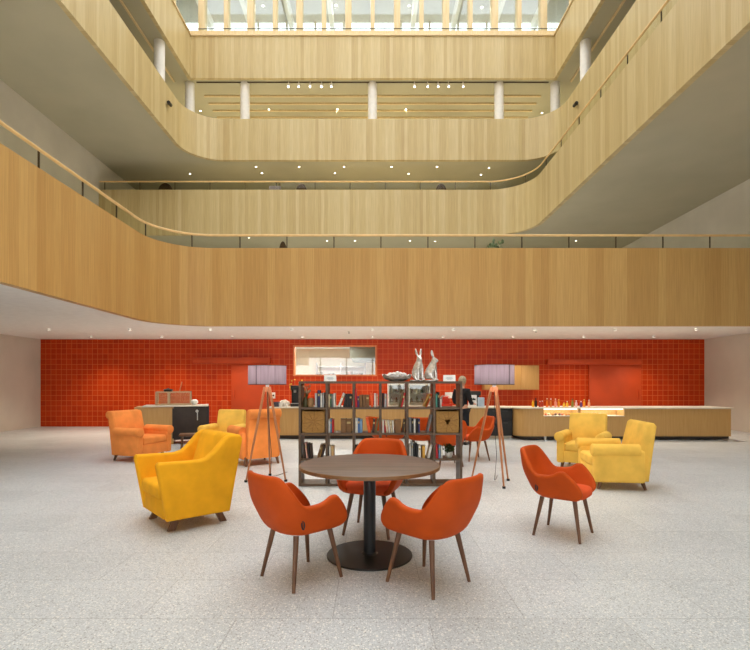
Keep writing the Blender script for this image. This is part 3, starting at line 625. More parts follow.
o = MB().lathe([(0, 0), (.09, 0), (.12, .05), (.04, .07), (0, .09)], n=18).build('dark_dish', M['dark']); o.location = (X_at(163, Yl), Yl+.3, ch+sh+.002); tag(o, 'small dark dish on top of the glass showcase', 'dish')
t = thing('low_stool', 'low dark wooden stool in front of the left cabinet', 'stool', (X_at(191, 11.1), 11.1, 0), .3); MB().box((0, 0, .3), (.5, .36, .05), bevel=.012).build('seat', M['walnut'], t)
for sx in (-1, 1):
    for sy in (-1, 1): MB().cyl((sx*.2, sy*.13, 0), (sx*.18, sy*.11, .28), .016, .022, n=8).build('leg', M['walnut'], t)

# ------------------------------------------------------------------ round table
TX, TY = X_at(369.6, 4.18), 4.18
t = thing('round_table', 'round dark wood table on a black pedestal among orange chairs', 'table', (TX, TY, 0))
MB().lathe([(0, .762), (.588, .762), (.588, .778), (.584, .78), (0, .78)], n=96, mi=0).lathe([(.588, .7625), (.595, .7625), (.597, .756), (.595, .778), (.588, .7795)], n=96, mi=1).build('tabletop', [M['table'], M['table_edge']], t, 30)
MB().lathe([(0, .748), (.585, .748), (.597, .752), (.596, .764), (0, .764)], n=96).build('top_edge', M['table_edge'], t, 30)
MB().cyl((0, 0, .012), (0, 0, .75), .052, n=32).build('pedestal_column', M['black'], t); MB().lathe([(0, 0), (.365, 0), (.366, .008), (.36, .013), (.07, .018), (.055, .03), (0, .03)], n=64).build('pedestal_base', M['black'], t, 30)
MB().cyl((0, 0, .73), (0, 0, .748), .2, n=32).build('mounting_plate', M['black'], t)

# ------------------------------------------------------------------ orange shell chairs
def chair_point(u, v):
    # u -1..1 from right arm tip round the back to left arm tip; v 0..1 bottom to rim
    a, W, x0, xf = .275, .315, -.07, .235
    Ls, La = xf-x0, 1.30*(a+W)/2*1.2
    tot = 2*Ls+2*La; s = (u+1)/2*tot
    if s < Ls: x, y = xf-s, -W
    elif s > tot-Ls: x, y = x0+(s-(tot-Ls)), W
    else:
        th = (s-Ls)/(2*La)*PI; x, y = x0-a*max(0, math.sin(th))**.72, -W*math.copysign(abs(math.cos(th))**.86, math.cos(th))
    au = abs(u)
    sm = lambda e0, e1, q: (lambda k: k*k*(3-2*k))(min(1, max(0, (q-e0)/(e1-e0))))
    back = 1-sm(.28, .51, au); tip = sm(.58, .98, au)
    zt = .598+.228*back+.06*tip; zb = .375
    e = sm(.9, 1.0, au); 
    z = zb+(zt-zb)*v
    k = min(1, max(0, (z-zb)/.25)); f = .64+.36*(k**.55)
    bx = x*(f+(1-f)*tip*.65); by = y*f*(1-.04*tip*0)
    bx -= back*max(0, z-.5)*.175
    by *= 1+max(0, z-.55)*(.28*(1-back)-.3*back)
    bx += tip*(.07-max(0, z-.43)*.9)*k**.5
    return Vector((bx, by, z))
def make_chair(label, group):
    t = thing('armchair', label, 'chair', (0, 0, 0), 0, group)
    nu, nv = 44, 8; b = bmesh.new(); g = []
    for i in range(nu+1):
        u = -1+2*i/nu; g.append([b.verts.new(chair_point(u, j/nv)) for j in range(nv+1)])
    for i in range(nu):
        for j in range(nv): b.faces.new((g[i][j], g[i+1][j], g[i+1][j+1], g[i][j+1]))
    cbt = b.verts.new((0, 0, .352)); ring = [[cbt]*(nu+1)]
    mid = [b.verts.new(Vector((g[i][0].co.x*.55, g[i][0].co.y*.55, .356))) for i in range(nu+1)]
    for i in range(nu):
        b.faces.new((mid[i], mid[i+1], g[i+1][0], g[i][0])); b.faces.new((cbt, mid[i+1], mid[i]))
    b.faces.new((g[0][0], mid[0], cbt, mid[nu], g[nu][0])[::-1])
    bmesh.ops.recalc_face_normals(b, faces=b.faces)
    nsum = sum((f.normal.dot(f.calc_center_median()-Vector((0, 0, .5))) for f in b.faces))
    if nsum < 0: bmesh.ops.reverse_faces(b, faces=b.faces[:])
    me = bpy.data.meshes.new('shell'); b.to_mesh(me); b.free()
    baked('shell', me, [('SOLIDIFY', dict(thickness=.048, offset=-1)), ('SUBSURF', dict(levels=1, render_levels=1))], M['orange'], t)
    # cushion : super-ellipse in plan
    cb = bmesh.new(); rings = []; n = 40
    for zz, kk in ((.385, .9), (.4, .98), (.43, 1.0), (.452, .985), (.466, .93), (.474, .7), (.477, .35)):
        r = []
        for i in range(n):
            an = 2*PI*i/n; cx_, sy_ = math.cos(an), math.sin(an); q = .62
            r.append(cb.verts.new((.015+.235*kk*math.copysign(abs(cx_)**q, cx_), .232*kk*math.copysign(abs(sy_)**q, sy_), zz)))
        rings.append(r)
    for a, c in zip(rings, rings[1:]):
        for i in range(n): cb.faces.new((a[i], a[(i+1) % n], c[(i+1) % n], c[i]))
    cb.faces.new(rings[0][::-1]); cb.faces.new(rings[-1]); me = bpy.data.meshes.new('seat_cushion'); cb.to_mesh(me); cb.free(); me.materials.append(M['orange_seat']); link('seat_cushion', me, t, 60)
    for sx in (-1, 1):
        for sy in (-1, 1):
            MB().cyl((sx*.15, sy*.15, .372), (sx*.215, sy*.215, 0), .021, .0125, n=14).build('leg', M['walnut'], t)
    p = chair_point(-.47, .42); p2 = chair_point(-.44, .42); nrm = Vector((p2.y-p.y, -(p2.x-p.x), 0)).normalized()
    if nrm.dot(Vector((p.x, p.y, 0))) < 0: nrm = -nrm
    mb = MB(); ax = (p2-p).normalized(); ring = []
    for i in range(17):
        an = 2*PI*i/16; ring.append(p+nrm*.006+ax*.012*math.cos(an)+Vector((0, 0, 1))*.03*math.sin(an))
    mb.tube(ring, .005, n=6); tg = mb.build('logo_tag', M['black'], t); tg['label'] = 'black oval tag on the shell'
    return t
A_ = math.radians
ch = make_chair('orange armchair at the round table, front left, turned away from viewer', 'orange armchairs')
ch.location = (-.54, 3.72, 0); ch.rotation_euler = (0, 0, A_(43))
dup(ch, (.412, 3.62, 0), A_(135), 'orange armchair at the round table, front right, turned away from viewer')
cc = dup(ch, (.0, 4.87, 0), A_(253), 'orange armchair facing the viewer between round table and bookshelf'); cc.scale = (1.06, 1.06, 1.06)
dup(ch, (1.855, 4.76, 0), A_(-38), 'lone orange armchair facing right, apart from the table on right')
dup(ch, (1.95, 9.4, 0), A_(196), 'orange armchair just right of the bookshelf, below the person')
dup(ch, (1.34, 8.75, 0), A_(100), 'orange armchair seen through the sixth column of the bookshelf')
dup(ch, (.95, 9.5, 0), A_(80), 'orange armchair seen through the fifth column of the bookshelf')
dup(ch, (.28, 9.6, 0), A_(30), 'orange armchair mostly hidden behind the middle of the bookshelf')

# ------------------------------------------------------------------ lounge armchairs
def smooth_poly(poly, it=2):
    for _ in range(it):
        q = []
        for i in range(len(poly)):
            a = poly[i]; b = poly[(i+1) % len(poly)]
            if a[2] if len(a) > 2 else False: q.append(a)
            q.append((a[0]*.75+b[0]*.25, a[1]*.75+b[1]*.25)); q.append((a[0]*.25+b[0]*.75, a[1]*.25+b[1]*.75))
        poly = q
    return poly
def side_prism(mb, poly, y0, y1, bev): # poly in (x,z), extruded along y
    mb.prism([(x, z) for x, z in poly], -y1, -y0, Matrix.Rotation(PI/2, 4, 'X'), bevel=bev); return mb
def make_sweep(label, mat, loc, rz):
    t = thing('lounge_armchair', label, 'armchair', loc, rz, 'upholstered lounge armchairs'); hw = .36
    arm = [(.34, .12), (.44, .67), (.42, .70), (.02, .69), (-.06, .71), (-.14, .78), (-.24, .89), (-.30, .925), (-.41, .92), (-.445, .88), (-.30, .12)]
    for sy in (-1, 1):
        side_prism(MB(), arm, sy*hw-.055, sy*hw+.055, .032).build('arm', mat, t, 50)
    side_prism(MB(), [(-.06, .42), (-.12, .45), (-.26, .89), (-.30, .925), (-.41, .92), (-.44, .88), (-.295, .12), (-.18, .12)], -hw+.05, hw-.05, .02).build('backrest', mat, t, 50)
    MB().box((.1, 0, .22), (.5, 2*hw-.1, .2), bevel=.02).build('seat_frame', mat, t); MB().box((.13, 0, .385), (.52, 2*hw-.115, .15), bevel=.045, seg=4).build('seat_cushion', mat, t)
    for sx in (-1, 1):
        for sy in (-1, 1):
            MB().prism([(-.035, -.02), (.035, -.02), (.035, .02), (-.035, .02)], 0, .14, Matrix(((1, 0, .0, sx*.27), (0, 1, 0, sy*.29), (0, 0, 1, 0), (0, 0, 0, 1))) @ Matrix.Shear('XY', 4, (-sx*.45, -sy*.1))).build('leg', M['walnut'], t)
    return t
s1 = make_sweep('big bright yellow armchair at the left front, turned to the left', M['yellow'], (-1.99, 5.26, 0), A_(221))
def make_roll(label, mat, loc, rz, roll_back=False, hw=.36):
    t = thing('lounge_armchair', label, 'armchair', loc, rz, 'upholstered lounge armchairs')
    for sy in (-1, 1):
        mb = MB(); mb.box((.06, sy*hw, .33), (.66, .13, .44), bevel=.03); mb.cyl((-.2, sy*(hw+.015), .55), (.40, sy*(hw+.015), .55), .085, n=24); mb.ball((.40, sy*(hw+.015), .55), .085, (.35, 1, 1), 20); mb.build('arm', mat, t, 50)
    mb = MB(); side_prism(mb, [(-.18, .4), (-.30, .9), (-.34, .93), (-.41, .92), (-.44, .88), (-.34, .12), (-.18, .12)], -hw+.0, hw-.0, .035)
    if roll_back: mb.cyl((-.42, -hw+.02, .86), (-.42, hw-.02, .86), .075, n=24); mb.ball((-.42, -hw+.02, .86), .075, (1, .35, 1), 20); mb.ball((-.42, hw-.02, .86), .075, (1, .35, 1), 20)
    mb.build('backrest', mat, t, 50)
    MB().box((.1, 0, .22), (.56, 2*hw-.1, .2), bevel=.02).build('seat_frame', mat, t); MB().box((.13, 0, .385), (.52, 2*hw-.12, .15), bevel=.045, seg=4).build('seat_cushion', mat, t)
    for sx in (-1, 1):
        for sy in (-1, 1): MB().cyl((sx*.26, sy*.29, .14), (sx*.31, sy*.31, 0), .032, .018, n=12).build('leg', M['walnut'], t)
    return t
make_roll('yellow armchair behind the big yellow one, facing the viewer', M['pale_yellow'], (-3.08, 10.2, 0), A_(262), hw=.30).scale = (1, 1, .97)
make_roll('light orange rolled back armchair behind the left tripod lamp', M['peach'], (-2.15, 9.0, 0), A_(126), True, .30).scale = (1, 1, 1.08)
make_roll('light orange armchair at far left in front of the dark cabinet', M['peach'], (-4.52, 9.5, 0), A_(-20), True)
make_roll('yellow rolled arm armchair at the right by the display island', M['pale_yellow'], (3.68, 8.5, 0), A_(236), hw=.31)
make_roll('yellow armchair at the right edge, nearer, behind the lone orange chair', M['pale_yellow'], (3.48, 7.05, 0), A_(172))

# ------------------------------------------------------------------ floor lamps
def make_lamp(label, loc, rz, angles):
    t = thing('floor_lamp', label, 'lamp', loc, rz, 'tripod floor lamps'); R = .285; z0, z1 = 1.447, 1.733
    MB().lathe([(R, z0), (R, z1), (R-.004, z1), (R-.004, z0)], n=64, closed=True).build('lamp_shade', M['shade'], t)
    sd = [o for o in t.children if o.name.startswith('lamp_shade')][0]
    MB().lathe([(R+.002, z1-.006), (R+.002, z1+.002), (R-.006, z1+.002), (R-.006, z1-.006)], n=64, closed=True).lathe([(R+.002, z0-.002), (R+.002, z0+.006), (R-.006, z0+.006), (R-.006, z0-.002)], n=64, closed=True).build('shade_ring', M['seam'], sd)
    a = A_(-112 if loc[0] < 0 else -58)-rz; MB().box((R*math.cos(a), R*math.sin(a), (z0+z1)/2), (.004, .012, z1-z0), rz=a).build('shade_seam', M['seam'], sd)
    sp = MB()
    for i in range(3): an = i*2*PI/3; sp.cyl((0, 0, z0+.06), (R*math.cos(an), R*math.sin(an), z0+.06), .004, n=6)
    sp.build('shade_spider', M['steel'], t)
    MB().cyl((0, 0, 1.40), (0, 0, 1.52), .028, n=16).build('lamp_socket', M['steel'], t); MB().ball((0, 0, 1.58), .055, (1, 1, 1.15), 16).build('bulb', M['bulb'], t)
    MB().cyl((0, 0, 1.34), (0, 0, 1.41), .055, n=24).build('hub', M['copper'], t)
    for an in angles:
        c, s_ = math.cos(A_(an)), math.sin(A_(an)); lg = MB().cyl((c*.04, s_*.04, 1.41), (c*.335, s_*.335, .012), .021, .013, n=12).build('leg', M['copper'], t)
        MB().cyl((c*.337, s_*.337, 0), (c*.337, s_*.337, .03), .024, n=12).build('foot', M['black'], lg)
    MB().tube([(0, 0, 1.34), (.01, .03, .9), (.05, .06, .4), (.03, .1, .03), (.1, .3, .008), (.2, .6, .008)], .004, n=6).build('power_cord', M['black'], t)
    l = bpy.data.lights.new('lamp_bulb', 'POINT'); l.energy = 60; l.color = (1, .84, .68); l.shadow_soft_size = .06; o = bpy.data.objects.new('bulb_light', l); C.objects.link(o); o.parent = t; o.location = (0, 0, 1.66)
make_lamp('tripod floor lamp with grey drum shade, left of the bookshelf', (-1.60, 7.44, 0), 0, (215, 335, 95))
make_lamp('tripod floor lamp with grey drum shade, right of the bookshelf', (1.78, 7.15, 0), 0, (279, 39, 159))

# ------------------------------------------------------------------ bookshelf and what stands on it
SY = 6.95; SX0, SX1 = X_at(298.5, SY), X_at(462.5, SY); SH = 1.495; SD = .36; BT = .034
pitch = (SX1-SX0-BT)/6; rp = (SH-BT)/4
t = thing('bookshelf', 'open dark wooden bookshelf of six columns and four rows', 'bookshelf', (SX0, SY, 0)); W_ = SX1-SX0
for k in range(7): MB().box2((k*pitch, 0, BT if 0 < k < 6 else 0), (k*pitch+BT, SD, SH-BT if 0 < k < 6 else SH), bevel=.002, seg=1).build('upright', M['shelf'], t)
for z in (0, SH-BT): MB().box2((BT, 0, z), (W_-BT, SD, z+BT)).build('board', M['shelf'], t)
for r in (1, 2, 3):
    for k in range(6): MB().box2((k*pitch+BT, .003, r*rp), ((k+1)*pitch, SD-.003, r*rp+BT*.8)).build('shelf_board', M['shelf'], t)
def rowz(r): return (4-r)*rp+(BT*.8 if r < 4 else BT)
BC = {'white': (226, 224, 218), 'cream': (222, 208, 176), 'light grey': (176, 180, 184), 'grey': (120, 122, 126), 'navy': (36, 44, 88), 'green': (70, 104, 74), 'black': (30, 28, 30), 'red': (204, 40, 48), 'purple': (96, 58, 120), 'brown': (120, 84, 46), 'orange': (228, 92, 36), 'pink': (220, 170, 158), 'olive': (118, 104, 62), 'yellow': (214, 160, 66), 'teal': (70, 150, 136), 'light blue': (120, 158, 200), 'blue': (70, 110, 170), 'dark brown': (60, 42, 32), 'tan': (200, 164, 116)}
books = {
 (1, 1): [(316, 2.2, 14, 'light grey', 0), (318.8, 2.6, 17, 'navy', 0), (321.3, 1.8, 14, 'white', 0), (323.4, 1.8, 14.5, 'light grey', 0)],
 (1, 2): [(328.8, 1.5, 13, 'cream', 0), (330.6, 1.6, 13.5, 'green', 0), (332.4, 1.6, 13, 'grey', 0), (334.4, 2, 14, 'white', 0), (338.6, 2.4, 14.5, 'white', 22), (344.2, 2.4, 13.5, 'black', 10), (347, 2.2, 13.5, 'black', 8), (350, 2.6, 13.5, 'black', 4)],
 (1, 3): [(355.8, 2.2, 18.5, 'red', -3), (357.9, 1.5, 11, 'purple', 0), (360.8, 3.2, 12.5, 'brown', 0), (364.2, 3.2, 12.5, 'brown', 0), (367.6, 3.2, 12.5, 'brown', 0), (372.2, 2.4, 14.5, 'orange', -4), (375, 1.8, 14, 'white', 0), (377.2, 1.7, 13.5, 'pink', 0)],
 (1, 4): [(383, 2, 14, 'black', 0), (385.4, 1.8, 13.5, 'light grey', 0), (387.4, 1.6, 13, 'pink', 0), (399.6, 2, 15.5, 'olive', 14), (402.3, 2.5, 14.5, 'red', 14)],
 (1, 5): [(424.5, 2.6, 13.5, 'yellow', 24), (427.7, 2.6, 14, 'orange', 24)],
 (1, 6): [(436.4, 1.9, 13.5, 'teal', 0), (438.6, 1.9, 15, 'black', 0), (440.8, 1.5, 8, 'white', 0)],
 (2, 2): [(329, 1.7, 13.5, 'white', 0), (330.9, 1.5, 14, 'light blue', 0), (332.9, 1.4, 13.5, 'red', 0), (343.3, 5.2, 14, 'brown', 0), (348.8, 5.2, 14, 'brown', 0)],
 (2, 3): [(355.2, 2.6, 14.5, 'white', 0), (358.4, 2, 14.5, 'blue', 0), (361, 2.4, 13.5, 'light blue', 0), (369.5, 3, 15.5, 'orange', -9), (373.2, 2.3, 13.5, 'dark brown', 5), (376, 2, 14, 'olive', 10)],
 (2, 4): [(383.2, 1.8, 13, 'white', 0), (385.2, 1.4, 12, 'red', 0), (387.4, 1.7, 12.5, 'cream', -8), (389.6, 1.7, 12.5, 'white', -7), (391.6, 1.6, 12, 'cream', -5), (393.5, 1.6, 12, 'white', -3), (398, 6, 13, 'brown', 0), (402.8, 1.6, 13.5, 'dark brown', 8)],
 (2, 5): [(410.2, 2.3, 15, 'grey', 0), (412.6, 1.8, 14.5, 'black', 0), (414.6, 1.8, 14, 'white', 0), (416.7, 1.7, 14, 'black', 0), (418.9, 2, 14, 'navy', 0), (428.4, 1.8, 18, 'grey', 13)],
 (3, 1): [(304.4, 1.8, 15, 'dark brown', 0), (307.2, 1.6, 15.5, 'pink', -7), (309.4, 1.8, 15, 'black', -6), (311.6, 1.8, 14.5, 'dark brown', -5), (317.8, 2, 14, 'brown', 16), (320.3, 2, 14, 'yellow', 16), (323, 2.1, 14, 'dark brown', 14)],
 (3, 2): [(330, 1.8, 12, 'white', 0), (332.4, 2.6, 12, 'tan', 0)],
 (3, 3): [(355.5, 2.2, 13.5, 'black', 0), (358, 2, 12.5, 'green', 0), (360.4, 2, 13, 'dark brown', 0)],
 (3, 5): [(410, 1.8, 14, 'white', 0), (412.2, 1.6, 16, 'light grey', 0), (414.2, 1.8, 15, 'black', 0), (416.5, 1.7, 15, 'black', 0), (419.6, 2.5, 13, 'white', 0), (423.6, 3, 12.5, 'yellow', 0), (428.6, 2.4, 13.5, 'white', 13)],
 (3, 6): [(437, 2.3, 14, 'red', -3), (439.4, 1.7, 13, 'light blue', 0), (441.6, 1.8, 12, 'white', 0)],
}
rowname = {1: 'top', 2: 'second', 3: 'third'}
for (r, c), lst in books.items():
    for i, (px, w, h, col, lean) in enumerate(lst):
        bw, bh, bd = w*7.0/F, h*7.0/F, random.Random(px).uniform(.15, .2); x = X_at(px, 7.0); z = rowz(r)
        mb = MB(); mb.box((-bw/2+.0015, 0, bh/2), (.003, bd, bh)).box((bw/2-.0015, 0, bh/2), (.003, bd, bh)).box((0, -bd/2+.0015, bh/2), (bw, .003, bh)); mb.box((0, .003, bh/2), (bw-.006, bd-.012, bh-.008), mi=1)
        o = mb.build('book', [plain('book_'+col.replace(' ', '_'), BC[col], .55, var=.1, scale=14), M['pages']], None, 0)
        if i % 3 == 1: MB().box((0, -bd/2-.0006, bh*.72), (bw*.7, .0012, bh*.14)).build('spine_band', plain('spine_gilt', (196, 176, 120), .5), o, 0)
        ln = A_(lean); p = bw/2 if lean > 0 else -bw/2
        ca, cb_ = SX0+(c-1)*pitch+BT+.003, SX0+c*pitch-.003
        if i == 0: last = ca
        xs_ = [x+p+(q-p)*math.cos(ln)+zq*math.sin(ln) for q in (-bw/2, bw/2) for zq in (0, bh)]
        base = min(xs_[0], xs_[2]) if lean >= 0 else xs_[0]
        if base < last: x += last-base+.001
        mxx = max(xs_)+(last-base+.001 if base < last else 0)
        if mxx > cb_: x -= mxx-cb_
        last = x+bw/2/max(.8, math.cos(ln))
        o.rotation_euler = (0, ln, 0); o.location = (x+p-p*math.cos(ln), SY+.04+bd/2, z+abs(bw/2*math.sin(ln))+.0005)
        how = ('leaning right ' if lean > 2 else 'leaning left ' if lean < -2 else 'upright ')
        tag(o, f'{how}{col} book, {ORD[i]} from left in column {["one","two","three","four","five","six"][c-1]} of the {rowname[r]} shelf row', 'book', 'books on the bookshelf')
def woven_box(c, r, hole, label):
    x0 = SX0+(c-1)*pitch+BT+.012; x1 = SX0+c*pitch-.012; z0 = rowz(r)+.001; z1 = z0+rp-BT*.8-.02; w = x1-x0; h = z1-z0; d = .3
    t = thing('woven_box', label, 'box', ((x0+x1)/2, SY+.03+d/2, z0), 0, 'woven storage boxes in the bookshelf')
    MB().box((0, .005, .006), (w, d-.012, .012)).box((-w/2+.006, .005, h/2), (.012, d-.012, h)).box((w/2-.006, .005, h/2), (.012, d-.012, h)).box((0, d/2-.006, h/2), (w, .012, h)).box((0, 0, h-.006), (w, d, .012)).build('box_body', M['weave'], t)
    n = 32; b = bmesh.new(); V = []
    for y in (-d/2, -d/2+.012):
        out = []; inn = []
        for i in range(n):
            a = 2*PI*(i+.5)/n; cc, ss = math.cos(a), math.sin(a); k = min((w/2)/max(abs(cc), 1e-6), (h/2)/max(abs(ss), 1e-6)); out.append(b.verts.new((cc*k, y, h/2+ss*k))); q = hole*(1+.25*math.sin(3*a)) if hole else .004; inn.append(b.verts.new((cc*q, y, h/2+ss*q)))
        V.append((out, inn))
    for i in range(n):
        j = (i+1) % n
        b.faces.new((V[0][0][i], V[0][0][j], V[0][1][j], V[0][1][i])); b.faces.new((V[1][0][j], V[1][0][i], V[1][1][i], V[1][1][j])); b.faces.new((V[0][1][i], V[0][1][j], V[1][1][j], V[1][1][i])); b.faces.new((V[0][0][j], V[0][0][i], V[1][0][i], V[1][0][j]))
    bmesh.ops.recalc_face_normals(b, faces=b.faces); me = bpy.data.meshes.new('front_panel'); b.to_mesh(me); b.free(); me.materials.append(M['weave']); link('front_panel', me, t, 0)
    mb = MB()
    for i in range(10):
        a = 2*PI*i/10+.2; k0, k1 = max(hole, .01)+.004, min(w, h)/2-.01; mb.tube([(k0*math.cos(a), -d/2-.001, h/2+k0*math.sin(a)), (k1*math.cos(a), -d/2-.001, h/2+k1*math.sin(a))], .0035, n=5)
    mb.build('woven_rib', plain('rattan_rib', (138, 96, 46), .7), t)
woven_box(1, 2, 0, 'woven rattan box in the left column of the bookshelf')
woven_box(6, 2, .035, 'woven rattan box with dark finger hole in the right column of the bookshelf')
# dried arrangement and little plant in the shelf
t = thing('dried_arrangement', 'dried plants in an olive vase in the top left compartment', 'vase', (X_at(305.5, 7.1), 7.12, rowz(1)+.001)); MB().lathe([(0, 0), (.035, 0), (.045, .07), (.025, .12), (.03, .14), (.024, .14), (.018, .12), (0, .02)], n=18).build('vase_body', plain('olive_glaze', (86, 84, 48), .4), t)
st = MB(); rr = random.Random(5)
for i in range(11): e = Vector((rr.uniform(-.03, .06), rr.uniform(-.05, .05), rr.uniform(.2, .31))); st.tube([(0, 0, .1), e*.6+Vector((0, 0, .03)), e], .003, n=5); st.ball(e, .014, (.7, .7, 1.6), 8, mi=1)
st.build('dried_stem', [M['leaf'], plain('pale_bloom', (208, 186, 150), .9, var=.15)], t)
o = MB().lathe([(0, 0), (.04, 0), (.052, .04), (.05, .1), (.03, .13), (.025, .13), (.04, .1), (0, .02)], n=18).build('clay_jar', plain('clay', (176, 138, 96), .7)); o.location = (X_at(311, 7.1), 7.1, rowz(1)+.001); tag(o, 'small clay jar right of the dried plants in the top left compartment', 'jar')
t = thing('trailing_plant', 'small green plant in a pot in the right column below the woven box', 'plant', (X_at(449, 7.1), 7.12, rowz(3)+.001)); MB().lathe([(0, 0), (.045, 0), (.06, .08), (.052, .08), (.045, .06), (0, .06)], n=20).build('pot', M['white'], t); leafy(t, 70, .065, .06, .16, M['leaf'], .06, 9)
# on top: tent signs, bowl, rabbits
def tent(px, wpx, lab, lean):
    w = wpx*7.05/F; t = thing('tent_sign', lab, 'sign', (X_at(px, 7.05), 7.07, SH), A_(lean)); h = .088
    MB().prism([(-.045, 0), (-.041, 0), (.0, h-.004), (.041, 0), (.045, 0), (.0, h+.002)], -w/2, w/2, Matrix.Rotation(PI/2, 4, 'Z') @ Matrix.Rotation(PI/2, 4, 'X')).build('card', M['paper'], t, 0)
    mb = MB(); nrm = Matrix.Rotation(math.atan2(.045, h), 4, 'X')
    for z, k in ((.055, .5), (.042, .62), (.03, .4)): mb.box((0, -.045*(1-z/h)-.0015, z), (w*k, .002, .004))
    mb.build('printed_line', plain('blue_grey_print', (120, 150, 170), .6), t, 0)
tent(330, 12, 'white tent card standing on the bookshelf, left of centre', 12); tent(449.5, 12, 'white tent card standing on the bookshelf right of the rabbits', -6)
bx = X_at(397, 7.1)
t = thing('silver_bowl', 'oval silver bowl filled with white eggs on the bookshelf', 'bowl', (bx, 7.13, SH))
b = bmesh.new(); n = 48; rings = []
for r, z in ((.0, .0), (.09, .0), (.15, .02), (.195, .055), (.215, .092), (.2, .094), (.17, .06), (.1, .03), (0, .03)):
    rings.append([b.verts.new((r*math.cos(2*PI*i/n), r*.72*math.sin(2*PI*i/n), z+(.012*math.sin(2*PI*i/n*9)*(r/.2) if z > .05 else 0)+.0)) for i in range(n)])
for a, c in zip(rings, rings[1:]):
    for i in range(n): b.faces.new((a[i], a[(i+1) % n], c[(i+1) % n], c[i]))
bmesh.ops.remove_doubles(b, verts=b.verts, dist=1e-5); bmesh.ops.recalc_face_normals(b, faces=b.faces); me = bpy.data.meshes.new('bowl_body'); b.to_mesh(me); b.free(); me.materials.append(M['silver']); link('bowl_body', me, t, 60)
for i, (x, y, z) in enumerate(((-.1, -.02, .085), (-.045, .03, .09), (.0, -.03, .1), (.055, .02, .092), (.1, -.02, .085), (.01, .04, .105), (-.05, -.05, .088))):
    o = MB().ball((0, 0, 0), .036, (1.25, 1, .95), 14).build('white_egg', plain('egg_white', (226, 222, 216), .4)); o.location = (bx+x, 7.13+y, SH+z+.008); o.rotation_euler = (0, .3*(i % 3-1), i*.9); tag(o, f'pale egg heaped in the silver bowl, {ORD[i]} laid', 'egg', 'eggs in the silver bowl'); o['label'] = 'pale egg among those heaped in the silver bowl'
def rabbit(x, y, rz, k, label, turn):
    t = thing('rabbit_figurine', label, 'figurine', (x, y, SH), rz, 'silver rabbits on the bookshelf')
    v = [(-.01, 0, .10, .082), (.0, 0, .17, .074), (.03, 0, .235, .055), (.042, 0, .285, .036), (.06, turn*.01, .325, .042), (.1, turn*.02, .312, .026), (.122, turn*.025, .305, .012)]
    e = [(i, i+1) for i in range(6)]
    def add(par, pts):
        for p in pts: v.append(p); e.append((par, len(v)-1)); par = len(v)-1
    for s in (-1, 1):
        add(4, [(.045, s*.02, .362, .014), (.03, s*.032, .4, .019), (.022, s*.04, .44, .017), (.02, s*.044, .472, .005)])
        add(2, [(.075, s*.035, .19, .022), (.085, s*.035, .1, .018), (.09, s*.035, .03, .016), (.12, s*.035, .018, .013)])
        add(0, [(.02, s*.05, .075, .045), (.06, s*.06, .03, .022), (.105, s*.06, .018, .014)])
    add(0, [(-.1, 0, .06, .03)])
    v = [(a*k, b_*k, c*k, r*k) for a, b_, c, r in v]
    skin('rabbit_body', v, e, M['silver'], t, 2); MB().lathe([(0, 0), (.1*k, 0), (.115*k, .01), (.1*k, .02), (0, .02)], n=28).build('stand', M['silver'], t)
rabbit(X_at(417.6, 7.08), 7.08, A_(-68), 1.0, 'silver rabbit figurine facing the viewer, left one of two', 0); rabbit(X_at(430.4, 7.2), 7.2, A_(-14), .97, 'silver rabbit figurine facing right, right one of two', 0)

